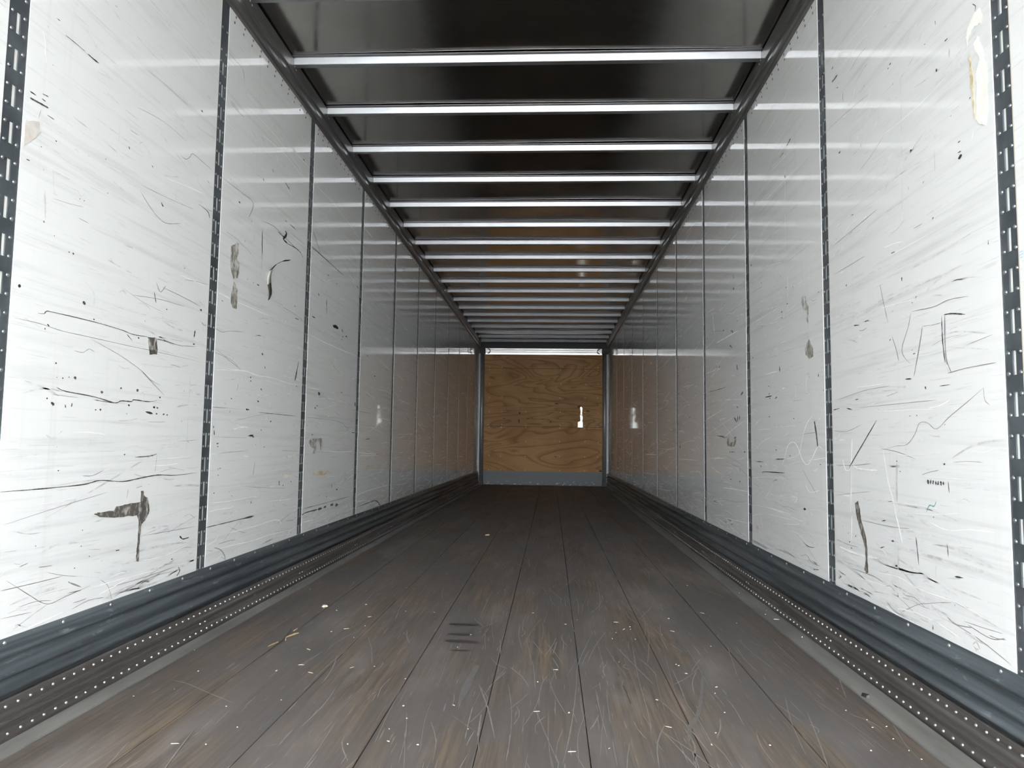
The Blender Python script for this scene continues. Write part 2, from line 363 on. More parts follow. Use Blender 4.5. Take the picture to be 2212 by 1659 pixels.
# ------------------------------------------------------------------ marks measured on the walls and floor (metres)
# strokes: kind, half width along y (x on the floor), half width along z (y on the floor), points
LEFT_STROKES = [
 ('d',0.004,0.0025,[(1.925,1.739),(1.963,1.742),(2.001,1.745)]),
 ('d',0.0025,0.0015,[(1.923,1.757),(1.949,1.757)]),
 ('d',0.003,0.002,[(2.16,1.993),(2.192,1.992),(2.218,1.993)]),
 ('d',0.0015,0.001,[(2.053,1.993),(2.099,1.994),(2.148,1.994)]),
 ('d',0.0015,0.0015,[(1.971,1.759),(1.988,1.758)]),
 ('d',0.001,0.001,[(1.973,1.774),(1.999,1.777)]),
 ('d',0.0015,0.0015,[(1.926,1.565),(1.941,1.566)]),
 ('d',0.001,0.001,[(1.997,1.723),(2.028,1.723)]),
 ('d',0.0045,0.0025,[(2.631,1.677),(2.646,1.664)]),
 ('d',0.0035,0.0015,[(2.982,1.887),(3.004,1.881)]),
 ('d',0.0035,0.0015,[(2.915,1.764),(2.988,1.761),(3.01,1.752),(3.019,1.737)]),
 ('d',0.0015,0.001,[(2.01,2.02),(2.027,2.021)]),
 ('d',0.0015,0.001,[(2.284,2.226),(2.299,2.229)]),
 ('m',0.002,0.001,[(2.496,2.114),(2.621,2.121),(2.802,2.124)]),
 ('m',0.0025,0.0015,[(2.755,1.904),(2.798,1.906),(2.828,1.927),(2.852,1.949),(2.941,1.948),(3.02,1.946)]),
 ('m',0.0045,0.002,[(3.121,1.95),(3.316,1.952),(3.463,1.948),(3.416,1.86)]),
 ('m',0.002,0.001,[(2.407,1.857),(2.465,1.86)]),
 ('m',0.002,0.0015,[(2.489,1.672),(2.548,1.64),(2.615,1.615),(2.682,1.612),(2.787,1.644)]),
 ('m',0.0035,0.0015,[(3.126,2.524),(3.189,2.525),(3.275,2.526),(3.306,2.481)]),
 ('m',0.003,0.0015,[(3.161,2.313),(3.228,2.308),(3.315,2.311)]),
 ('m',0.0015,0.001,[(2.163,1.473),(2.218,1.472)]),
 ('m',0.0025,0.001,[(2.497,1.694),(2.708,1.711),(2.881,1.73)]),
 ('m',0.001,0.0006,[(1.964,1.697),(1.972,1.728)]),
 ('f',0.003,0.002,[(2.139,2.085),(2.153,2.062),(2.187,2.046),(2.221,2.034)]),
 ('f',0.0025,0.001,[(2.265,1.666),(2.454,1.676),(2.666,1.667),(2.94,1.677)]),
 ('f',0.002,0.0015,[(1.995,1.822),(2.293,1.813),(2.574,1.812)]),
 ('f',0.0015,0.001,[(1.98,1.699),(2.188,1.697),(2.541,1.713)]),
 ('f',0.0025,0.001,[(2.737,1.776),(2.735,1.61)]),
 ('f',0.0025,0.0015,[(2.265,1.921),(2.373,1.913),(2.47,1.913)]),
 ('f',0.0025,0.0015,[(2.463,1.785),(2.482,1.844),(2.574,1.806),(2.599,1.775)]),
 ('f',0.0025,0.0015,[(2.039,1.571),(2.048,1.514),(2.065,1.51)]),
 ('f',0.002,0.001,[(2.072,2.114),(2.148,2.115),(2.263,2.125)]),
 ('f',0.0025,0.0015,[(2.156,2.038),(2.272,2.035),(2.361,2.044)]),
 ('f',0.0045,0.003,[(2.008,1.505),(2.019,1.426)]),
 ('f',0.003,0.002,[(2.351,1.86),(2.348,1.794)]),
 ('w',0.0025,0.001,[(2.733,2.313),(2.849,2.317),(2.932,2.313)]),
 ('w',0.003,0.0015,[(3.103,2.486),(3.192,2.49)]),
 ('w',0.003,0.002,[(1.956,1.951),(1.969,1.929),(1.974,1.899),(1.981,1.87)]),
 ('d',0.002,0.001,[(2.295,0.924),(2.345,0.922),(2.406,0.92)]),
 ('d',0.0045,0.0035,[(2.092,0.905),(2.106,0.897)]),
 ('d',0.0035,0.0025,[(2.155,0.902),(2.158,0.892)]),
 ('d',0.003,0.002,[(2.187,0.908),(2.185,0.896)]),
 ('d',0.0095,0.005,[(2.6,0.9),(2.648,0.895)]),
 ('d',0.003,0.0015,[(2.456,1.158),(2.491,1.141)]),
 ('d',0.0045,0.002,[(2.94,1.246),(2.932,1.216)]),
 ('d',0.0025,0.0015,[(2.615,1.337),(2.632,1.3)]),
 ('d',0.0025,0.0015,[(2.545,0.739),(2.647,0.742),(2.692,0.749)]),
 ('d',0.0015,0.0015,[(2.112,0.95),(2.155,0.941),(2.294,0.934),(2.406,0.921),(2.446,0.93),(2.507,0.931),(2.521,0.938),(2.617,0.937),(2.67,0.944)]),
 ('d',0.002,0.0015,[(1.914,0.658),(2.065,0.657),(2.264,0.659),(2.352,0.668),(2.477,0.658),(2.592,0.665),(2.708,0.671),(2.835,0.665),(3.014,0.669)]),
 ('d',0.002,0.001,[(2.012,1.152),(2.038,1.155),(2.047,1.163),(2.077,1.166),(2.271,1.17),(2.418,1.168),(2.494,1.163),(2.574,1.167),(2.692,1.17),(2.822,1.169),(2.956,1.182)]),
 ('m',0.0015,0.001,[(1.922,1.123),(2.021,1.124),(2.124,1.118),(2.244,1.119),(2.45,1.12),(2.697,1.123),(3.01,1.123)]),
 ('m',0.0015,0.001,[(2.18,1.067),(2.225,1.067),(2.255,1.081),(2.284,1.075)]),
 ('m',0.0015,0.001,[(2.093,0.928),(2.216,0.926)]),
 ('m',0.0015,0.001,[(2.693,0.746),(2.685,0.678)]),
 ('m',0.002,0.001,[(2.26,1.114),(2.417,1.083),(2.555,1.045),(2.62,1.017),(2.698,1.001)]),
 ('m',0.0025,0.0015,[(2.555,1.045),(2.723,0.967)]),
 ('m',0.003,0.0015,[(3.112,1.283),(3.186,1.277),(3.265,1.293),(3.418,1.312)]),
 ('m',0.003,0.0015,[(3.12,1.179),(3.213,1.173),(3.296,1.155),(3.401,1.133)]),
 ('m',0.0025,0.001,[(2.841,0.796),(3.008,0.802)]),
 ('m',0.0015,0.0015,[(2.517,0.631),(2.51,0.599)]),
 ('m',0.003,0.0015,[(2.628,1.374),(2.658,1.346),(2.694,1.377)]),
 ('f',0.002,0.0015,[(2.458,0.76),(2.532,0.778),(2.613,0.77),(2.742,0.775),(2.978,0.765)]),
 ('f',0.0045,0.003,[(2.212,1.288),(2.254,1.267),(2.267,1.25),(2.266,1.224)]),
 ('f',0.002,0.001,[(2.563,0.962),(2.583,0.964),(2.585,0.891)]),
 ('f',0.0025,0.001,[(2.297,1.241),(2.536,1.242),(2.875,1.264)]),
 ('f',0.0045,0.002,[(2.553,1.067),(2.747,1.076),(2.943,1.106)]),
 ('f',0.0015,0.001,[(1.91,0.703),(2.03,0.698)]),
 ('f',0.0025,0.001,[(2.917,1.106),(2.916,0.731)]),
 ('f',0.0015,0.0006,[(2.289,0.644),(2.16,0.587)]),
 ('w',0.0035,0.0015,[(2.795,1.442),(3.02,1.444)]),
 ('w',0.004,0.0015,[(3.136,1.441),(3.267,1.436)]),
 ('w',0.002,0.001,[(2.489,0.72),(2.702,0.729),(2.948,0.735)]),
 ('w',0.0045,0.0015,[(3.127,1.105),(3.299,1.119),(3.437,1.129),(3.625,1.125)]),
 ('w',0.0035,0.001,[(3.127,0.741),(3.337,0.751),(3.588,0.754)]),
 ('w',0.004,0.0015,[(3.141,0.536),(3.36,0.529),(3.65,0.531)]),
 ('d',0.003,0.0015,[(2.884,0.273),(2.907,0.29),(2.893,0.308)]),
 ('d',0.0055,0.0025,[(2.893,0.428),(2.919,0.412),(2.971,0.412)]),
 ('d',0.002,0.0015,[(2.461,0.43),(2.484,0.429)]),
 ('m',0.002,0.0015,[(1.939,0.397),(2.058,0.394),(2.192,0.392)]),
 ('m',0.0015,0.0015,[(1.959,0.42),(2.061,0.359),(2.102,0.335),(2.143,0.322),(2.213,0.329),(2.334,0.339)]),
 ('m',0.0015,0.001,[(1.946,0.323),(2.065,0.315)]),
 ('m',0.0015,0.001,[(2.382,0.349),(2.427,0.321),(2.454,0.271)]),
 ('m',0.0035,0.0025,[(2.224,0.368),(2.286,0.343)]),
 ('m',0.002,0.0015,[(2.004,0.449),(2.04,0.454)]),
 ('m',0.0025,0.0015,[(2.631,0.459),(3.02,0.45)]),
 ('m',0.0025,0.0015,[(2.219,0.337),(2.287,0.333)]),
 ('f',0.003,0.0015,[(1.929,0.498),(2.114,0.489),(2.421,0.474)]),
 ('f',0.003,0.002,[(2.002,0.337),(2.103,0.329)]),
 ('f',0.003,0.0015,[(2.313,0.386),(2.469,0.35)]),
 ('f',0.0035,0.002,[(2.307,0.454),(2.479,0.436),(2.563,0.443)]),
 ('f',0.0035,0.002,[(2.421,0.383),(2.619,0.373),(2.962,0.364)]),
 ('w',0.003,0.0015,[(2.351,0.331),(2.526,0.329),(2.729,0.322)]),
 ('w',0.0025,0.001,[(2.388,0.284),(2.492,0.294)]),
 ('w',0.003,0.002,[(2.057,0.274),(2.203,0.285)]),
 ('w',0.003,0.0015,[(2.619,0.373),(2.781,0.366),(2.961,0.383)]),
 ('d',0.0085,0.003,[(3.965,1.995),(4.066,1.994)]),
 ('d',0.0065,0.0025,[(3.683,2.202),(3.706,2.19)]),
 ('d',0.008,0.003,[(3.87,2.199),(3.945,2.182)]),
 ('d',0.0095,0.0035,[(3.902,1.941),(3.919,1.924),(3.88,1.887),(3.94,1.883)]),
 ('d',0.006,0.0025,[(3.892,1.994),(3.921,1.995)]),
 ('d',0.005,0.002,[(3.575,2.113),(3.58,2.099)]),
 ('m',0.006,0.002,[(3.583,1.896),(3.74,1.915),(3.902,1.902),(4.131,1.885)]),
 ('m',0.0065,0.002,[(4.348,2.086),(4.462,2.011),(4.536,1.971)]),
 ('m',0.0065,0.002,[(4.33,1.98),(4.628,1.966)]),
 ('m',0.004,0.0015,[(3.52,2.307),(3.572,2.297)]),
 ('m',0.0035,0.0015,[(3.165,2.323),(3.267,2.312)]),
 ('f',0.0045,0.002,[(3.316,2.183),(3.666,2.196),(4.05,2.151)]),
 ('f',0.0035,0.0015,[(3.129,1.887),(3.312,1.876),(3.574,1.881)]),
 ('f',0.005,0.002,[(3.587,1.861),(3.601,1.722)]),
 ('f',0.0035,0.0015,[(3.499,1.851),(3.489,1.755)]),
 ('f',0.0035,0.0015,[(3.259,2.226),(3.253,2.113)]),
 ('w',0.004,0.002,[(3.349,2.38),(3.501,2.387),(3.69,2.388),(4.026,2.368),(4.135,2.345)]),
 ('w',0.0045,0.002,[(3.509,2.319),(3.878,2.346),(4.137,2.327)]),
 ('w',0.007,0.002,[(4.393,2.363),(4.755,2.374),(5.403,2.338)]),
 ('w',0.01,0.0025,[(5.578,2.449),(5.833,2.44)]),
 ('w',0.0055,0.0015,[(4.082,2.335),(4.247,2.34)]),
 ('d',0.0055,0.002,[(3.793,1.904),(3.902,1.901),(3.922,1.936)]),
 ('d',0.005,0.002,[(3.866,1.887),(3.924,1.879),(4.063,1.889),(4.148,1.886),(4.205,1.864)]),
 ('d',0.008,0.0025,[(4.338,1.97),(4.673,1.966),(5.041,1.955)]),
 ('d',0.009,0.0025,[(5.043,1.582),(5.07,1.56)]),
 ('d',0.007,0.0025,[(4.19,1.263),(4.16,1.188),(4.14,1.143)]),
 ('d',0.0045,0.0015,[(3.627,0.943),(3.91,0.944),(4.186,0.946)]),
 ('d',0.0085,0.0025,[(4.106,1.496),(4.165,1.497)]),
 ('d',0.006,0.0025,[(3.481,0.951),(3.518,0.951)]),
 ('d',0.0095,0.003,[(4.4,1.558),(4.46,1.557)]),
 ('d',0.0075,0.0025,[(4.504,1.722),(4.518,1.705)]),
 ('d',0.0105,0.0025,[(5.447,1.098),(5.455,1.065)]),
 ('d',0.005,0.0015,[(4.674,1.716),(4.69,1.621)]),
 ('d',0.004,0.0015,[(3.692,1.178),(3.694,1.166)]),
 ('d',0.009,0.0025,[(5.394,1.961),(5.461,1.947)]),
 ('d',0.007,0.003,[(3.546,1.568),(3.578,1.568)]),
 ('d',0.0075,0.003,[(3.553,0.831),(3.585,0.819)]),
 ('m',0.0025,0.001,[(3.181,1.726),(3.316,1.721),(3.51,1.691)]),
 ('m',0.004,0.0015,[(3.975,1.95),(4.225,1.951)]),
 ('m',0.005,0.0015,[(4.36,2.069),(4.54,1.968)]),
 ('m',0.0035,0.001,[(3.74,1.532),(3.923,1.53)]),
 ('m',0.004,0.0015,[(3.886,1.52),(4.002,1.52),(4.189,1.51),(4.217,1.497)]),
 ('m',0.006,0.0015,[(4.339,0.946),(5.048,0.941),(5.31,0.882)]),
 ('m',0.0085,0.002,[(5.36,1.038),(5.972,1.036)]),
 ('m',0.0025,0.001,[(3.135,1.193),(3.225,1.176),(3.319,1.159),(3.398,1.129)]),
 ('m',0.0025,0.0006,[(3.136,0.946),(3.452,0.948)]),
 ('m',0.006,0.0015,[(4.813,1.334),(4.918,1.295),(5.041,1.268)]),
 ('m',0.0025,0.0015,[(3.383,1.067),(3.366,1.027)]),
 ('m',0.008,0.002,[(5.749,1.179),(5.914,1.165)]),
 ('f',0.0095,0.004,[(3.589,1.845),(3.593,1.731),(3.597,1.618)]),
 ('f',0.0065,0.002,[(4.611,1.8),(4.74,1.857),(4.997,1.928)]),
 ('f',0.0045,0.0015,[(3.5,1.197),(3.74,1.212),(4.154,1.238)]),
 ('f',0.0045,0.0015,[(3.725,1.185),(3.959,1.193),(4.141,1.172)]),
 ('f',0.006,0.002,[(3.751,1.429),(4.009,1.448),(4.217,1.449)]),
 ('f',0.006,0.0025,[(3.5,1.788),(3.501,1.707)]),
 ('f',0.01,0.0035,[(3.912,1.453),(4.028,1.46)]),
 ('f',0.003,0.0015,[(3.127,1.279),(3.189,1.275),(3.291,1.296),(3.443,1.317)]),
 ('f',0.007,0.0015,[(5.145,1.46),(5.528,1.434)]),
 ('w',0.0035,0.002,[(3.134,1.443),(3.25,1.441)]),
 ('w',0.0045,0.002,[(3.338,1.438),(3.583,1.441),(3.715,1.442)]),
 ('w',0.008,0.0025,[(4.361,1.44),(4.76,1.435),(5.436,1.44)]),
 ('w',0.005,0.0015,[(3.143,1.123),(3.322,1.125),(3.462,1.133),(3.585,1.122),(3.783,1.129),(4.044,1.121),(4.235,1.128)]),
 ('w',0.0065,0.002,[(4.353,1.124),(4.582,1.126)]),
 ('w',0.004,0.002,[(3.323,0.85),(3.398,0.855),(3.475,0.868)]),
 ('w',0.0105,0.0025,[(5.679,2.452),(5.846,2.449)]),
 ('w',0.0085,0.0025,[(5.246,2.326),(5.423,2.33)]),
 ('d',0.005,0.002,[(3.114,0.435),(3.325,0.435),(3.509,0.436)]),
 ('d',0.009,0.0035,[(3.493,0.435),(3.629,0.436)]),
 ('d',0.006,0.0015,[(4.375,0.409),(4.784,0.41),(5.387,0.412)]),
 ('d',0.01,0.0035,[(4.342,0.372),(4.403,0.382),(4.643,0.382)]),
 ('d',0.0235,0.007,[(4.643,0.382),(4.728,0.382)]),
 ('d',0.0245,0.0075,[(4.757,0.383),(4.817,0.387)]),
 ('d',0.026,0.0075,[(4.909,0.387),(4.972,0.387)]),
 ('d',0.034,0.01,[(5.022,0.378),(5.089,0.375)]),
 ('d',0.015,0.003,[(5.553,0.318),(5.937,0.323),(6.173,0.324),(6.303,0.295),(6.358,0.267)]),
 ('d',0.004,0.002,[(3.142,0.865),(3.147,0.853)]),
 ('d',0.004,0.002,[(3.152,0.846),(3.156,0.823)]),
 ('d',0.0055,0.0025,[(3.18,0.786),(3.201,0.79)]),
 ('d',0.0065,0.002,[(4.919,0.524),(4.922,0.496)]),
 ('d',0.0055,0.002,[(3.952,0.592),(3.955,0.566)]),
 ('d',0.005,0.002,[(4.013,0.57),(4.014,0.559)]),
 ('d',0.0075,0.003,[(3.517,0.825),(3.584,0.83)]),
 ('d',0.004,0.0015,[(3.583,0.512),(3.585,0.499)]),
 ('d',0.01,0.0025,[(5.372,0.873),(5.469,0.872)]),
 ('d',0.014,0.003,[(5.787,0.827),(5.931,0.832)]),
 ('m',0.006,0.0025,[(3.202,0.34),(3.265,0.323),(3.311,0.292),(3.32,0.269)]),
 ('m',0.0045,0.0015,[(4.077,0.366),(4.212,0.36)]),
 ('m',0.003,0.0015,[(3.303,0.938),(3.301,0.923)]),
 ('m',0.0035,0.0015,[(3.114,0.944),(3.273,0.946)]),
 ('m',0.0025,0.001,[(3.16,0.817),(3.502,0.816)]),
 ('m',0.0035,0.0015,[(3.615,0.706),(3.596,0.632)]),
 ('m',0.0025,0.001,[(3.13,0.338),(3.197,0.326)]),
 ('f',0.004,0.0015,[(3.232,0.647),(3.424,0.641),(3.451,0.606),(3.492,0.568)]),
 ('f',0.011,0.004,[(4.082,0.735),(4.075,0.697)]),
 ('f',0.0055,0.002,[(3.495,0.568),(3.736,0.571),(4.056,0.568)]),
 ('f',0.004,0.0015,[(3.109,0.673),(3.33,0.671)]),
 ('f',0.007,0.002,[(4.461,0.556),(4.601,0.506)]),
 ('f',0.006,0.0025,[(3.194,0.353),(3.408,0.347)]),
 ('f',0.0055,0.002,[(3.9,0.467),(4.061,0.515)]),
 ('f',0.009,0.002,[(5.09,0.515),(5.225,0.547)]),
 ('w',0.005,0.002,[(3.133,0.498),(3.233,0.501),(3.348,0.498),(3.384,0.508)]),
 ('w',0.008,0.003,[(3.312,0.847),(3.432,0.866),(3.513,0.865)]),
 ('w',0.0055,0.002,[(3.251,0.328),(3.38,0.326),(3.621,0.317),(3.838,0.319),(4.195,0.311)]),
 ('w',0.006,0.002,[(3.344,0.386),(3.648,0.385),(3.929,0.388),(4.014,0.357)]),
 ('w',0.0055,0.0015,[(3.8,0.493),(4.2,0.479)]),
 ('w',0.0065,0.002,[(4.688,0.745),(5.065,0.736),(5.426,0.736)]),
 ('w',0.015,0.0035,[(5.59,0.7),(6.228,0.7)]),
 ('w',0.011,0.003,[(5.586,0.729),(5.845,0.716),(6.201,0.712)]),
 ('w',0.0145,0.003,[(5.86,0.587),(6.564,0.567)]),
 ('w',0.0065,0.002,[(4.796,0.575),(5.016,0.573)]),
 ('w',0.011,0.0025,[(5.563,0.403),(5.88,0.42),(6.667,0.428)]),
 ('w',0.008,0.0025,[(4.359,0.33),(4.566,0.325)]),
 ('w',0.0035,0.0015,[(3.128,0.743),(3.293,0.75),(3.476,0.754)]),
 ('w',0.009,0.0025,[(5.58,0.36),(5.843,0.351)]),
 ('w',0.015,0.0025,[(7.002,0.404),(7.624,0.399)]),
 ('w',0.007,0.0025,[(3.478,0.732),(3.528,0.725)]),
 ('o',0.025,0.0085,[(3.987,0.617),(4.14,0.603)]),
 ('o',0.0495,0.015,[(4.494,0.613),(4.704,0.603),(4.917,0.599)]),
 ('o',0.09,0.0195,[(5.813,0.608),(6.561,0.596)]),
]
LEFT_SPOTS = [
 (1.982,1.623,0.0025,0.0015),(2.165,1.533,0.003,0.002),(2.186,1.534,0.003,0.002),(2.909,2.153,0.009,0.0045),(2.13,1.358,0.004,0.0025),(2.15,1.358,0.005,0.0035),
 (3.308,1.901,0.0135,0.0055),(2.303,1.598,0.0025,0.0015),(2.06,1.388,0.0025,0.0015),(2.042,1.664,0.0035,0.0025),(1.933,1.213,0.0065,0.005),(2.215,1.22,0.0085,0.0055),
 (2.27,1.178,0.0045,0.003),(2.529,1.156,0.006,0.003),(2.933,1.189,0.0075,0.004),(2.194,0.985,0.0075,0.0045),(2.137,0.979,0.004,0.0025),(2.102,1.02,0.0045,0.003),
 (2.44,0.972,0.0065,0.0035),(2.54,0.973,0.01,0.0055),(2.074,0.915,0.004,0.003),(2.307,0.893,0.0045,0.0025),(2.332,0.895,0.0065,0.004),(2.491,0.917,0.007,0.004),
 (2.656,0.918,0.0085,0.0045),(2.678,0.918,0.008,0.004),(2.675,0.896,0.0065,0.0035),(2.725,0.896,0.007,0.0035),(2.751,0.895,0.006,0.003),(2.693,0.957,0.007,0.0035),
 (2.482,0.749,0.005,0.003),(2.143,0.706,0.0035,0.002),(2.709,1.29,0.0045,0.0025),(2.981,1.337,0.0105,0.005),(2.165,0.985,0.003,0.002),(2.11,0.979,0.0025,0.0015),
 (2.333,0.952,0.0085,0.005),(2.275,0.518,0.003,0.002),(2.317,0.432,0.003,0.002),(2.841,0.345,0.006,0.003),(2.246,0.407,0.003,0.002),(4.153,2.433,0.013,0.004),
 (5.168,1.545,0.026,0.007),(5.073,1.531,0.0155,0.0045),(5.051,1.509,0.012,0.0035),(3.653,1.236,0.0145,0.006),(3.519,1.106,0.009,0.0035),(3.521,1.089,0.009,0.0035),
 (3.656,1.058,0.0115,0.0045),(3.622,0.996,0.011,0.004),(4.168,1.115,0.0105,0.0035),(4.585,1.103,0.023,0.007),(4.556,1.025,0.015,0.0045),(4.521,1.006,0.01,0.003),
 (5.086,1.144,0.0185,0.005),(4.697,1.878,0.0135,0.004),(4.889,1.862,0.0145,0.004),(6.042,1.346,0.026,0.006),(3.798,0.902,0.0105,0.004),(3.435,1.568,0.006,0.0025),
 (4.095,1.561,0.0105,0.0035),(3.313,0.991,0.007,0.0025),(3.677,0.856,0.0065,0.0025),(5.774,1.482,0.02,0.005),(3.175,1.413,0.006,0.003),(4.586,1.095,0.015,0.0045),
 (5.043,0.482,0.0235,0.0065),(3.208,0.678,0.0055,0.0025),(3.211,0.65,0.0055,0.0025),(3.178,0.575,0.0055,0.0025),(3.619,0.998,0.0105,0.004),(3.488,0.95,0.011,0.0045),
 (3.799,0.904,0.0115,0.0045),(3.312,0.991,0.007,0.0035),(3.675,0.856,0.007,0.003),(3.724,0.772,0.0075,0.003),(3.194,0.775,0.007,0.003),(4.592,1.099,0.0225,0.007),
 (4.518,1.01,0.0135,0.0045),(4.482,0.845,0.0135,0.004),(4.334,0.904,0.0125,0.004),(6.202,0.706,0.025,0.0055),(4.136,0.578,0.009,0.003),(3.362,0.55,0.006,0.0025),
 (7.504,1.045,0.0295,0.0055),(4.81,0.449,0.012,0.0035),
]
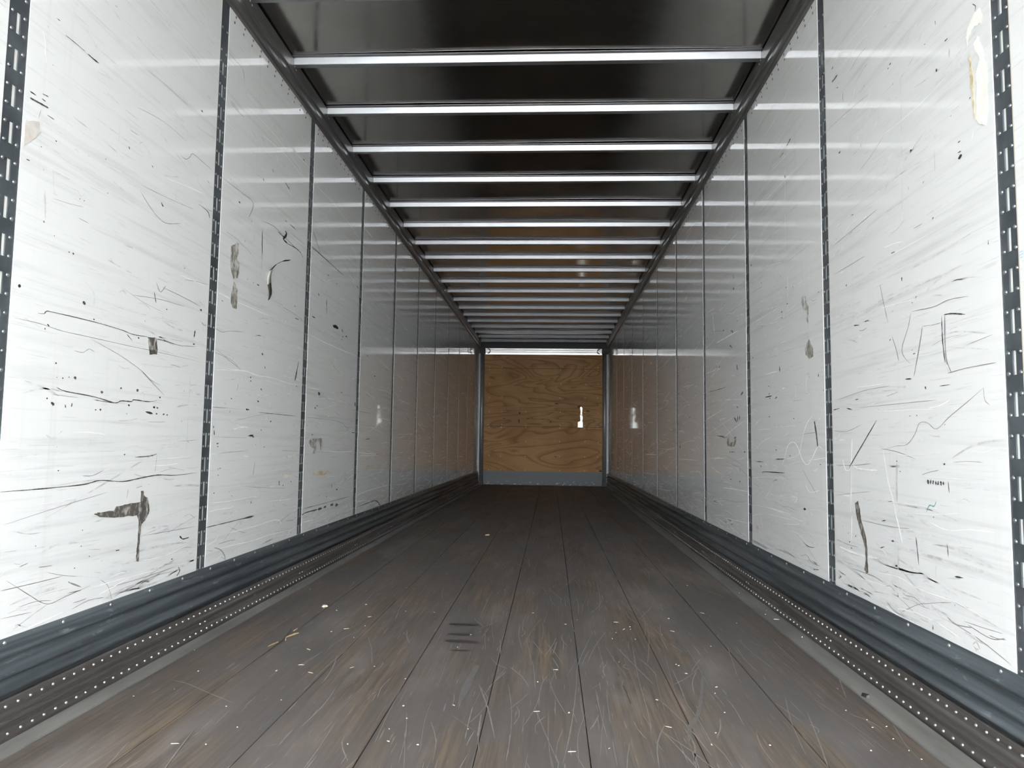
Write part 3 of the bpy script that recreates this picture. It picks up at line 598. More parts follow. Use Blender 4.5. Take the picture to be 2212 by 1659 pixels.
RIGHT_STROKES = [
 ('d',0.008,0.003,[(2.974,2.278),(2.944,2.276),(2.916,2.279)]),
 ('d',0.0065,0.0025,[(2.971,2.329),(2.958,2.335)]),
 ('d',0.0035,0.002,[(2.125,1.973),(2.108,1.973)]),
 ('d',0.004,0.0015,[(2.486,2.078),(2.475,2.077)]),
 ('d',0.0035,0.002,[(2.176,1.918),(2.172,1.907)]),
 ('d',0.003,0.002,[(2.075,1.652),(2.062,1.652)]),
 ('d',0.003,0.0015,[(2.078,1.624),(2.06,1.622)]),
 ('d',0.01,0.0035,[(3.559,2.251),(3.523,2.257),(3.499,2.265)]),
 ('d',0.0075,0.002,[(3.671,2.237),(3.603,2.238)]),
 ('d',0.006,0.002,[(3.59,2.12),(3.591,2.106)]),
 ('d',0.0015,0.001,[(1.981,1.997),(1.967,1.983),(1.971,1.97)]),
 ('d',0.002,0.001,[(1.95,1.342),(1.951,1.33)]),
 ('d',0.003,0.0015,[(2.496,1.449),(2.468,1.447)]),
 ('d',0.0015,0.001,[(2.172,2.064),(2.172,2.05)]),
 ('d',0.003,0.0015,[(2.927,2.229),(2.908,2.224)]),
 ('d',0.0035,0.0015,[(2.813,1.677),(2.794,1.674)]),
 ('m',0.0025,0.001,[(2.643,2.179),(2.677,2.176),(2.733,2.167)]),
 ('m',0.0035,0.0015,[(3.03,1.608),(2.751,1.621),(2.592,1.629)]),
 ('m',0.003,0.001,[(2.866,2.183),(2.868,2.146)]),
 ('m',0.0025,0.001,[(2.343,1.487),(2.284,1.486)]),
 ('m',0.003,0.0015,[(2.839,1.608),(2.809,1.615)]),
 ('m',0.0025,0.001,[(2.681,2.11),(2.667,2.115)]),
 ('m',0.002,0.001,[(2.365,1.629),(2.366,1.619)]),
 ('m',0.0025,0.0015,[(2.713,1.913),(2.714,1.901)]),
 ('f',0.0055,0.0025,[(2.506,2.237),(2.438,2.213),(2.383,2.192)]),
 ('f',0.0025,0.001,[(2.394,2.026),(2.402,1.795),(2.415,1.5)]),
 ('f',0.0045,0.002,[(2.733,2.172),(2.78,2.11),(2.84,2.108)]),
 ('f',0.006,0.003,[(2.103,1.94),(2.105,1.913)]),
 ('f',0.005,0.0015,[(3.587,2.173),(3.609,1.755)]),
 ('f',0.0095,0.0055,[(2.058,1.872),(2.044,1.854)]),
 ('f',0.0035,0.002,[(2.614,1.686),(2.382,1.689),(2.208,1.666)]),
 ('f',0.009,0.0045,[(2.209,1.723),(2.186,1.723)]),
 ('f',0.005,0.0025,[(2.247,2.074),(2.288,2.047)]),
 ('f',0.009,0.004,[(2.992,1.674),(2.927,1.68)]),
 ('f',0.005,0.0025,[(2.616,2.084),(2.638,2.043)]),
 ('f',0.003,0.0015,[(2.107,1.753),(2.058,1.753)]),
 ('f',0.0025,0.0015,[(2.202,1.683),(2.202,1.612)]),
 ('f',0.006,0.0025,[(2.982,1.57),(2.594,1.596),(2.388,1.594)]),
 ('f',0.004,0.002,[(2.293,1.503),(2.114,1.507)]),
 ('w',0.0025,0.001,[(3.022,2.352),(2.766,2.342),(2.654,2.337),(2.525,2.335)]),
 ('w',0.0025,0.001,[(2.908,2.28),(2.711,2.293),(2.63,2.282)]),
 ('w',0.0025,0.001,[(2.529,1.872),(2.448,1.862),(2.271,1.858),(2.133,1.868),(2.011,1.885)]),
 ('w',0.005,0.0015,[(3.936,2.103),(3.665,2.1),(3.386,2.088)]),
 ('w',0.005,0.0015,[(3.919,2.454),(3.698,2.466)]),
 ('w',0.0015,0.001,[(2.519,1.445),(2.249,1.442)]),
 ('w',0.0025,0.0015,[(2.008,1.634),(1.999,1.652)]),
 ('d',0.007,0.003,[(2.718,1.257),(2.681,1.256)]),
 ('d',0.006,0.0025,[(2.813,1.258),(2.766,1.252)]),
 ('d',0.0025,0.0015,[(2.179,1.187),(2.135,1.183),(2.069,1.169)]),
 ('d',0.002,0.001,[(2.192,1.185),(2.19,1.11),(2.181,1.05)]),
 ('d',0.005,0.002,[(2.424,1.024),(2.381,1.021)]),
 ('d',0.003,0.0015,[(2.368,1.097),(2.352,1.098)]),
 ('d',0.0035,0.002,[(2.299,0.991),(2.295,0.982)]),
 ('d',0.0035,0.001,[(2.89,0.73),(2.8,0.792),(2.639,0.901)]),
 ('d',0.0045,0.0015,[(3.034,0.954),(2.969,0.958)]),
 ('d',0.0035,0.0015,[(2.899,0.955),(2.848,0.947)]),
 ('d',0.0045,0.002,[(2.3,0.713),(2.298,0.699)]),
 ('d',0.0045,0.002,[(2.282,0.714),(2.286,0.7)]),
 ('d',0.004,0.0025,[(2.268,0.712),(2.271,0.701)]),
 ('d',0.004,0.002,[(2.255,0.711),(2.253,0.699)]),
 ('d',0.004,0.002,[(2.24,0.711),(2.243,0.7)]),
 ('d',0.004,0.002,[(2.226,0.712),(2.225,0.699)]),
 ('d',0.004,0.002,[(2.213,0.712),(2.212,0.701)]),
 ('d',0.0065,0.0025,[(3.252,0.918),(3.232,0.867),(3.216,0.808)]),
 ('d',0.0015,0.001,[(2.186,0.714),(2.182,0.679)]),
 ('d',0.006,0.002,[(3.812,0.745),(3.662,0.749)]),
 ('d',0.0055,0.0015,[(4.007,0.676),(3.842,0.68),(3.665,0.682)]),
 ('d',0.008,0.0025,[(3.973,1.066),(3.862,1.065)]),
 ('d',0.0075,0.0025,[(3.724,1.202),(3.721,1.175)]),
 ('d',0.0055,0.002,[(3.19,1.113),(3.191,1.101)]),
 ('d',0.004,0.0015,[(2.872,1.427),(2.877,1.419)]),
 ('d',0.0035,0.002,[(2.427,1.353),(2.427,1.34)]),
 ('d',0.0055,0.0015,[(3.18,1.457),(3.162,1.458)]),
 ('d',0.0035,0.0015,[(2.817,0.982),(2.789,0.983)]),
 ('d',0.002,0.001,[(2.216,0.985),(2.156,0.985)]),
 ('d',0.004,0.0015,[(2.569,0.628),(2.541,0.631)]),
 ('m',0.0035,0.0015,[(2.304,1.173),(2.333,1.101),(2.367,1.027)]),
 ('m',0.0015,0.001,[(2.304,1.174),(2.239,1.168),(2.195,1.167)]),
 ('m',0.0035,0.002,[(2.175,1.184),(2.178,1.108),(2.173,1.054),(2.15,1.019)]),
 ('m',0.002,0.0015,[(2.37,1.231),(2.236,1.221),(2.149,1.225),(2.05,1.215)]),
 ('m',0.0025,0.001,[(2.375,1.229),(2.393,1.188),(2.438,1.129),(2.43,1.098),(2.39,1.071)]),
 ('m',0.003,0.0015,[(2.507,1.172),(2.482,1.13),(2.465,1.087)]),
 ('m',0.0025,0.001,[(2.6,0.799),(2.502,0.812),(2.426,0.817),(2.373,0.848),(2.342,0.881),(2.294,0.882),(2.241,0.862),(2.17,0.894),(2.073,0.932),(1.998,0.963)]),
 ('m',0.0015,0.001,[(1.997,0.965),(1.993,0.932),(1.973,0.918)]),
 ('m',0.003,0.0015,[(3.003,1.493),(2.816,1.492),(2.704,1.493)]),
 ('m',0.0015,0.001,[(2.07,1.085),(1.947,1.096)]),
 ('m',0.003,0.001,[(2.983,0.992),(2.733,1.01),(2.534,1.011)]),
 ('m',0.0025,0.001,[(2.791,0.951),(2.428,0.948),(2.236,0.946)]),
 ('m',0.0025,0.0015,[(2.171,1.018),(2.067,1.023),(1.939,1.023)]),
 ('m',0.0025,0.001,[(2.586,1.364),(2.569,1.312),(2.533,1.221)]),
 ('m',0.004,0.001,[(3.418,0.71),(3.32,0.653),(3.246,0.611)]),
 ('f',0.005,0.0025,[(3.015,1.281),(2.743,1.295),(2.516,1.312),(2.305,1.318)]),
 ('f',0.0045,0.0025,[(2.983,1.257),(2.638,1.293),(2.306,1.303),(2.048,1.307)]),
 ('f',0.0025,0.002,[(2.233,1.269),(2.129,1.274),(2.051,1.265)]),
 ('f',0.006,0.002,[(2.9,1.076),(2.651,1.075),(2.42,1.077)]),
 ('f',0.0055,0.002,[(2.967,0.985),(2.656,0.999),(2.426,0.988)]),
 ('f',0.008,0.002,[(3.694,0.605),(3.817,0.644),(3.927,0.591)]),
 ('f',0.005,0.0015,[(2.782,0.635),(2.73,0.616),(2.641,0.631)]),
 ('f',0.0075,0.0035,[(2.497,0.795),(2.51,0.593)]),
 ('f',0.006,0.002,[(3.334,1.123),(3.348,1.055),(3.299,1.031)]),
 ('f',0.0045,0.0025,[(2.145,1.282),(2.066,1.264)]),
 ('w',0.0085,0.003,[(3.712,0.716),(3.661,0.763),(3.611,0.815),(3.53,0.829),(3.466,0.801),(3.416,0.752),(3.356,0.729),(3.295,0.754),(3.216,0.808),(3.163,0.799)]),
 ('w',0.005,0.0015,[(3.265,0.942),(3.346,0.91),(3.411,0.843),(3.468,0.772),(3.662,0.748)]),
 ('w',0.007,0.0025,[(3.355,0.747),(3.238,0.755),(3.133,0.764)]),
 ('w',0.0065,0.002,[(3.921,1.26),(3.709,1.266),(3.43,1.264)]),
 ('w',0.0065,0.002,[(3.982,1.184),(3.738,1.18)]),
 ('w',0.0075,0.003,[(2.855,0.838),(2.868,0.739),(2.886,0.559)]),
 ('w',0.0095,0.004,[(2.804,0.73),(2.723,0.728),(2.647,0.729)]),
 ('w',0.0045,0.002,[(2.949,0.761),(2.921,0.72),(2.861,0.728)]),
 ('w',0.002,0.001,[(2.577,1.281),(2.451,1.273),(2.347,1.266)]),
 ('w',0.0035,0.0015,[(2.801,1.027),(2.68,1.023),(2.58,1.023)]),
 ('w',0.003,0.0015,[(2.635,0.93),(2.43,0.926),(2.255,0.92)]),
 ('w',0.002,0.001,[(2.503,0.787),(2.387,0.783),(2.202,0.795)]),
 ('w',0.0015,0.0006,[(2.323,0.721),(2.086,0.723)]),
 ('w',0.002,0.001,[(2.605,0.626),(2.387,0.632),(2.238,0.631)]),
 ('w',0.0055,0.002,[(3.808,0.567),(3.511,0.576),(3.534,0.55)]),
 ('w',0.0045,0.0015,[(3.381,0.643),(3.322,0.613),(3.208,0.626)]),
 ('w',0.0075,0.002,[(4.016,0.493),(3.675,0.491)]),
 ('w',0.0045,0.002,[(2.596,0.799),(2.565,0.696),(2.534,0.641),(2.513,0.593)]),
 ('w',0.003,0.0015,[(2.173,1.045),(2.158,1.023)]),
 ('w',0.01,0.003,[(3.693,1.089),(3.644,1.09)]),
 ('w',0.004,0.0015,[(2.804,0.727),(2.86,0.745)]),
 ('w',0.0065,0.0025,[(2.957,0.623),(2.882,0.625)]),
 ('u',0.0015,0.001,[(1.833,1.269),(1.821,1.27),(1.811,1.271)]),
 ('u',0.0015,0.001,[(1.835,1.263),(1.813,1.263)]),
 ('u',0.0015,0.001,[(1.832,1.278),(1.81,1.277)]),
 ('t',0.0025,0.0015,[(2.316,0.615),(2.296,0.637),(2.269,0.637),(2.256,0.652)]),
 ('d',0.0025,0.0015,[(2.385,0.533),(2.378,0.497),(2.371,0.451)]),
 ('d',0.0015,0.001,[(2.203,0.538),(2.198,0.5)]),
 ('d',0.0035,0.002,[(2.168,0.452),(2.125,0.456)]),
 ('d',0.006,0.002,[(3.001,0.313),(2.989,0.308)]),
 ('d',0.0085,0.0035,[(2.925,0.291),(2.888,0.29)]),
 ('d',0.007,0.003,[(2.874,0.292),(2.825,0.29)]),
 ('d',0.002,0.001,[(2.297,0.292),(2.298,0.276)]),
 ('d',0.0035,0.0015,[(2.64,0.466),(2.604,0.476)]),
 ('d',0.0025,0.0015,[(2.622,0.559),(2.586,0.565)]),
 ('d',0.004,0.0015,[(3.303,0.288),(3.228,0.297)]),
 ('m',0.0035,0.0015,[(2.603,0.297),(2.547,0.278),(2.472,0.275)]),
 ('m',0.004,0.002,[(2.217,0.332),(2.168,0.322),(2.091,0.332)]),
 ('m',0.002,0.001,[(2.368,0.335),(2.275,0.359),(2.189,0.377)]),
 ('m',0.0045,0.0015,[(3.461,0.32),(3.378,0.336),(3.321,0.314),(3.218,0.314)]),
 ('m',0.002,0.001,[(2.128,0.34),(2.04,0.344),(1.953,0.35)]),
 ('m',0.0025,0.0015,[(2.113,0.335),(2.007,0.325),(1.947,0.34)]),
 ('m',0.0025,0.0015,[(2.789,0.545),(2.565,0.547),(2.424,0.555)]),
 ('m',0.0025,0.001,[(2.493,0.285),(2.408,0.322),(2.339,0.346)]),
 ('m',0.0035,0.0015,[(2.884,0.359),(2.696,0.362),(2.623,0.354)]),
 ('m',0.0015,0.0006,[(2.073,0.276),(2.08,0.282)]),
 ('f',0.0115,0.006,[(2.378,0.487),(2.276,0.488),(2.182,0.489)]),
 ('f',0.009,0.005,[(2.182,0.489),(2.088,0.489),(1.996,0.488)]),
 ('f',0.0065,0.003,[(2.506,0.494),(2.518,0.309)]),
 ('f',0.0055,0.0025,[(3.02,0.373),(2.772,0.377)]),
 ('f',0.006,0.0025,[(2.578,0.327),(2.407,0.336),(2.276,0.336)]),
 ('f',0.0035,0.002,[(2.23,0.386),(2.111,0.376),(1.971,0.36)]),
 ('f',0.003,0.0015,[(2.267,0.485),(2.275,0.43)]),
 ('f',0.0085,0.0025,[(4.022,0.375),(3.705,0.403)]),
 ('f',0.006,0.0025,[(3.012,0.512),(2.905,0.499)]),
 ('f',0.004,0.002,[(2.467,0.358),(2.192,0.333)]),
 ('w',0.0045,0.002,[(2.525,0.607),(2.497,0.554),(2.474,0.501)]),
 ('w',0.003,0.0015,[(2.305,0.591),(2.261,0.582),(2.193,0.576),(2.097,0.588),(2.024,0.593),(1.969,0.595)]),
 ('w',0.0035,0.0015,[(2.657,0.382),(2.507,0.392),(2.414,0.382),(2.319,0.379),(2.189,0.383),(2.111,0.378),(2.031,0.37)]),
 ('w',0.0055,0.0025,[(2.604,0.281),(2.548,0.271),(2.473,0.268),(2.372,0.27)]),
 ('w',0.0035,0.002,[(2.524,0.29),(2.409,0.303),(2.296,0.305)]),
 ('w',0.011,0.0045,[(3.001,0.423),(2.824,0.419),(2.667,0.428)]),
 ('w',0.004,0.0015,[(2.911,0.4),(2.759,0.382)]),
 ('w',0.0015,0.0006,[(2.494,0.599),(2.259,0.614),(2.133,0.629)]),
 ('w',0.006,0.002,[(3.477,0.412),(3.396,0.381),(3.317,0.378),(3.26,0.389)]),
 ('w',0.006,0.0025,[(2.873,0.554),(2.884,0.461)]),
 ('w',0.002,0.0015,[(2.278,0.305),(2.147,0.289)]),
 ('w',0.0065,0.002,[(3.961,0.462),(3.561,0.469)]),
 ('d',0.012,0.003,[(4.648,0.986),(4.587,0.953)]),
 ('d',0.012,0.0035,[(4.555,0.993),(4.572,0.953)]),
 ('d',0.012,0.003,[(4.51,0.992),(4.526,0.962)]),
 ('d',0.014,0.0035,[(4.481,1.107),(4.431,1.128)]),
 ('d',0.0095,0.002,[(5.391,1.193),(5.108,1.188),(4.854,1.187)]),
 ('d',0.012,0.003,[(4.571,1.302),(4.552,1.266)]),
 ('d',0.0055,0.0015,[(3.971,1.064),(3.849,1.067)]),
 ('d',0.0095,0.0025,[(4.672,1.527),(4.657,1.506)]),
 ('d',0.01,0.0025,[(4.711,1.531),(4.672,1.521)]),
 ('d',0.011,0.0025,[(4.628,1.789),(4.629,1.773)]),
 ('d',0.0065,0.002,[(4.625,1.867),(4.626,1.84)]),
 ('d',0.008,0.0025,[(4.218,1.835),(4.219,1.821)]),
 ('d',0.006,0.0015,[(3.727,1.199),(3.722,1.176)]),
 ('d',0.0115,0.0025,[(5.121,1.351),(5.121,1.338)]),
 ('d',0.0115,0.0025,[(5.034,1.342),(5.034,1.329)]),
 ('d',0.0115,0.0025,[(4.741,1.444),(4.677,1.416)]),
 ('d',0.009,0.0025,[(4.583,1.052),(4.553,1.039)]),
 ('d',0.0055,0.002,[(3.892,1.083),(3.914,1.075)]),
 ('d',0.01,0.0025,[(5.121,0.88),(4.833,0.865)]),
 ('d',0.0155,0.004,[(4.654,0.855),(4.613,0.866)]),
 ('m',0.0065,0.0015,[(5.089,1.65),(4.699,1.649),(4.336,1.642)]),
 ('m',0.0035,0.001,[(3.583,1.691),(3.428,1.688),(3.263,1.69)]),
 ('m',0.0075,0.002,[(5.291,1.612),(4.944,1.567)]),
 ('m',0.0035,0.001,[(3.535,1.02),(3.396,1.016)]),
 ('m',0.0045,0.0015,[(4.253,1.669),(3.977,1.66)]),
 ('f',0.006,0.002,[(3.574,1.683),(3.588,1.413)]),
 ('f',0.0035,0.001,[(3.484,1.121),(3.495,0.931)]),
 ('f',0.0515,0.0095,[(6.32,2.053),(6.204,2.04)]),
 ('f',0.012,0.0025,[(5.171,1.558),(5.244,1.747)]),
 ('f',0.005,0.0015,[(3.888,1.151),(3.758,1.189)]),
 ('w',0.008,0.0015,[(5.744,2.229),(5.226,2.217)]),
 ('w',0.0085,0.002,[(5.033,2.104),(4.746,2.103),(4.49,2.102)]),
 ('w',0.0095,0.002,[(5.434,1.771),(5.144,1.755)]),
 ('w',0.016,0.004,[(5.134,1.51),(4.875,1.507),(4.532,1.504)]),
 ('w',0.012,0.0025,[(5.438,1.332),(5.141,1.329)]),
 ('w',0.0165,0.003,[(6.403,1.307),(6.115,1.3)]),
 ('w',0.0055,0.002,[(3.939,1.26),(3.654,1.264),(3.416,1.263)]),
 ('w',0.0055,0.0015,[(4.169,1.494),(3.916,1.495),(3.701,1.494)]),
 ('w',0.0055,0.0015,[(4.135,0.898),(3.879,0.899)]),
 ('w',0.0045,0.0015,[(3.742,0.903),(3.487,0.905)]),
 ('w',0.005,0.0015,[(3.977,1.188),(3.758,1.183)]),
 ('w',0.008,0.002,[(3.682,1.089),(3.653,1.09)]),
 ('w',0.0185,0.0035,[(6.502,2.144),(6.408,2.152)]),
 ('w',0.0045,0.0015,[(3.711,1.315),(3.612,1.314)]),
 ('d',0.01,0.002,[(5.112,0.879),(4.871,0.86)]),
 ('d',0.008,0.002,[(4.187,0.726),(4.025,0.728)]),
 ('d',0.006,0.0015,[(4.054,0.668),(4.002,0.676),(3.695,0.68)]),
 ('d',0.0125,0.0025,[(5.26,0.433),(5.088,0.431)]),
 ('d',0.0215,0.0035,[(6.568,0.816),(6.59,0.789)]),
 ('d',0.007,0.0015,[(4.084,0.708),(4.066,0.698)]),
 ('d',0.011,0.0025,[(4.836,0.348),(4.745,0.346)]),
 ('d',0.011,0.0025,[(4.932,0.328),(4.856,0.322)]),
 ('d',0.009,0.0025,[(4.764,0.327),(4.71,0.33)]),
 ('d',0.006,0.0015,[(3.97,1.067),(3.858,1.064)]),
 ('d',0.008,0.0025,[(3.801,0.795),(3.797,0.788)]),
 ('d',0.0125,0.0025,[(5.667,0.413),(5.591,0.408)]),
 ('m',0.007,0.0015,[(5.005,0.465),(4.634,0.474),(4.374,0.494)]),
 ('m',0.007,0.0015,[(4.877,0.709),(4.557,0.683),(4.352,0.641)]),
 ('m',0.0065,0.0015,[(4.541,0.675),(4.508,0.659)]),
 ('m',0.0055,0.0015,[(4.236,0.607),(4.111,0.591)]),
 ('f',0.0095,0.0025,[(3.906,0.589),(3.809,0.649),(3.675,0.649)]),
 ('f',0.0085,0.0025,[(3.696,0.648),(3.593,0.6),(3.475,0.595)]),
 ('f',0.0095,0.0025,[(4.009,0.539),(3.906,0.589)]),
 ('f',0.007,0.002,[(3.766,0.59),(3.791,0.541),(3.724,0.532)]),
 ('f',0.0065,0.002,[(4.176,0.377),(3.71,0.387)]),
 ('f',0.007,0.0025,[(3.588,0.318),(3.546,0.362),(3.429,0.389)]),
 ('f',0.013,0.004,[(4.091,0.46),(4.069,0.374)]),
 ('w',0.014,0.0025,[(6.664,0.696),(5.844,0.7)]),
 ('w',0.0115,0.0025,[(5.316,0.723),(4.876,0.733)]),
 ('w',0.0085,0.0025,[(4.962,0.54),(4.631,0.548),(4.341,0.551)]),
 ('w',0.0235,0.005,[(6.023,0.437),(5.691,0.463)]),
 ('w',0.0085,0.0025,[(4.199,0.488),(3.84,0.496),(3.579,0.492)]),
 ('w',0.005,0.0015,[(3.84,0.492),(3.579,0.482)]),
 ('w',0.005,0.0015,[(3.931,0.583),(3.825,0.562),(3.514,0.58),(3.526,0.547)]),
 ('w',0.0155,0.0025,[(7.924,0.78),(6.886,0.772)]),
 ('w',0.042,0.0055,[(9.008,0.709),(8.061,0.712)]),
 ('w',0.0265,0.0035,[(9.144,0.481),(8.064,0.506)]),
 ('w',0.0055,0.002,[(3.466,0.409),(3.376,0.378),(3.271,0.383)]),
 ('w',0.0055,0.002,[(3.707,0.437),(3.502,0.455),(3.472,0.464)]),
 ('w',0.014,0.0025,[(6.668,0.547),(5.849,0.565)]),
 ('w',0.0205,0.0035,[(7.963,0.364),(7.135,0.386)]),
 ('w',0.0455,0.005,[(11.556,0.371),(10.56,0.39)]),
 ('w',0.0365,0.004,[(10.381,0.321),(9.425,0.324)]),
 ('w',0.0075,0.002,[(4.931,0.35),(4.349,0.374)]),
 ('p',0.035,0.01,[(4.19,0.372),(4.136,0.368)]),
]
RIGHT_SPOTS = [
 (2.465,2.085,0.008,0.0035),(2.065,1.608,0.011,0.006),(2.343,1.739,0.004,0.002),(2.911,1.96,0.011,0.004),(2.236,2.026,0.004,0.0015),(3.391,0.535,0.0145,0.0045),
 (2.204,0.761,0.007,0.0035),(3.673,1.463,0.0125,0.004),(3.602,1.57,0.0095,0.003),(2.497,0.763,0.0045,0.002),(2.476,0.731,0.004,0.002),(2.4,0.906,0.004,0.002),
 (2.355,0.906,0.004,0.002),(3.783,1.052,0.0155,0.0045),(3.587,1.487,0.0095,0.003),(3.908,0.961,0.0135,0.004),(2.542,0.502,0.0105,0.0045),(2.901,0.454,0.0075,0.003),
 (2.884,0.433,0.0075,0.003),(3.893,1.054,0.013,0.004),(3.796,1.049,0.0125,0.0035),(4.544,1.565,0.0155,0.0035),(3.673,1.464,0.012,0.0035),(3.909,0.961,0.011,0.0035),
 (4.908,1.563,0.021,0.005),(3.674,1.435,0.01,0.003),(3.588,1.488,0.011,0.0035),(4.018,1.683,0.0095,0.003),(3.912,1.119,0.011,0.003),(6.623,1.263,0.0325,0.0055),
 (5.419,1.581,0.0175,0.004),(4.204,1.301,0.013,0.0035),(3.521,0.938,0.009,0.003),(4.762,0.772,0.0185,0.004),(4.708,0.773,0.018,0.0045),(4.662,0.773,0.0175,0.004),
 (4.407,0.775,0.0185,0.005),(3.394,0.533,0.0145,0.005),(3.585,0.765,0.0105,0.0035),(4.752,0.603,0.018,0.0045),(4.528,0.6,0.0195,0.0045),(6.123,1.039,0.0245,0.0045),
 (3.189,0.735,0.008,0.0025),
]
FLOOR_STROKES = [
 ('w',0.001,0.0035,[(-0.212,2.872),(-0.207,2.663),(-0.202,2.502)]),
 ('w',0.001,0.002,[(-0.585,1.999),(-0.551,2.02)]),
 ('w',0.001,0.005,[(-0.059,2.896),(-0.028,2.801),(0.017,2.744)]),
 ('w',0.0015,0.0035,[(-0.069,2.553),(-0.028,2.421),(-0.038,2.308),(-0.073,2.185)]),
 ('w',0.001,0.004,[(-0.067,2.338),(-0.055,2.541)]),
 ('w',0.0025,0.0115,[(-0.158,3.477),(-0.152,4.052)]),
 ('w',0.003,0.0085,[(-0.036,2.288),(-0.033,2.198),(-0.03,2.115)]),
 ('w',0.001,0.0035,[(-0.297,2.35),(-0.3,2.505)]),
 ('w',0.0015,0.0045,[(-0.334,2.21),(-0.332,2.347)]),
 ('w',0.001,0.003,[(-0.17,2.002),(-0.194,2.223),(-0.201,2.405)]),
 ('w',0.001,0.0045,[(-0.02,2.519),(-0.013,2.653)]),
 ('w',0.0005,0.002,[(-0.128,2.279),(-0.033,2.142)]),
 ('k',0.0045,0.0185,[(-0.281,3.391),(-0.216,3.386),(-0.143,3.383)]),
 ('k',0.004,0.0165,[(-0.265,3.214),(-0.169,3.208)]),
 ('k',0.006,0.0215,[(-0.258,3.103),(-0.183,3.101),(-0.12,3.088)]),
 ('k',0.0035,0.012,[(-0.223,2.963),(-0.138,2.966)]),
 ('k',0.0035,0.0135,[(-0.913,2.827),(-0.91,2.932),(-0.915,3.084),(-0.943,3.24)]),
 ('k',0.003,0.0145,[(-0.939,3.611),(-0.925,3.771)]),
 ('g',0.011,0.034,[(-0.113,2.367),(-0.105,2.617),(-0.095,2.779)]),
 ('w',0.002,0.007,[(0.2,1.949),(0.227,2.192),(0.252,2.519),(0.268,2.799),(0.304,3.038),(0.354,3.323)]),
 ('w',0.0015,0.004,[(0.387,3.102),(0.412,2.86),(0.435,2.682)]),
 ('w',0.0015,0.005,[(0.358,3.197),(0.362,2.871),(0.354,2.66)]),
 ('w',0.002,0.0095,[(0.586,3.946),(0.6,3.663),(0.601,3.394)]),
 ('w',0.0015,0.006,[(0.609,3.418),(0.607,3.203)]),
 ('w',0.002,0.005,[(0.497,3.095),(0.473,2.672),(0.462,2.322),(0.449,2.166)]),
 ('w',0.0015,0.004,[(0.338,2.121),(0.337,1.953)]),
 ('w',0.001,0.003,[(0.336,2.408),(0.316,2.2),(0.298,2.01)]),
 ('w',0.0015,0.005,[(0.585,2.621),(0.653,2.717),(0.714,2.842)]),
 ('w',0.001,0.004,[(0.609,2.98),(0.591,2.74),(0.573,2.5)]),
 ('w',0.002,0.0075,[(0.601,3.394),(0.559,3.064),(0.526,2.855)]),
 ('w',0.002,0.0065,[(0.02,2.775),(0.07,2.661),(0.1,2.543)]),
 ('w',0.0015,0.005,[(0.045,2.337),(0.076,2.419),(0.101,2.493)]),
 ('w',0.001,0.0035,[(0.693,2.464),(0.692,2.391)]),
 ('w',0.0025,0.0115,[(0.442,4.493),(0.429,4.055),(0.408,3.778)]),
 ('w',0.0025,0.01,[(0.244,4.1),(0.244,3.788)]),
 ('w',0.001,0.0025,[(0.45,2.148),(0.468,2.052)]),
 ('w',0.001,0.0035,[(0.545,2.826),(0.527,2.57),(0.516,2.358)]),
 ('w',0.001,0.0025,[(0.519,2.237),(0.52,2.061)]),
 ('w',0.001,0.0035,[(0.298,2.536),(0.344,2.619)]),
 ('w',0.001,0.005,[(0.048,2.777),(0.062,2.874)]),
 ('w',0.001,0.0045,[(0.227,2.676),(0.281,2.964)]),
 ('g',0.0045,0.013,[(0.719,2.812),(0.666,2.558),(0.609,2.335),(0.57,2.241),(0.546,2.13)]),
 ('k',0.0025,0.0075,[(0.412,2.598),(0.416,2.535),(0.42,2.416)]),
 ('k',0.002,0.0065,[(0.405,2.737),(0.408,2.694)]),
 ('w',0.0015,0.004,[(-1.097,2.512),(-1.026,2.478),(-0.914,2.395),(-0.797,2.312)]),
]
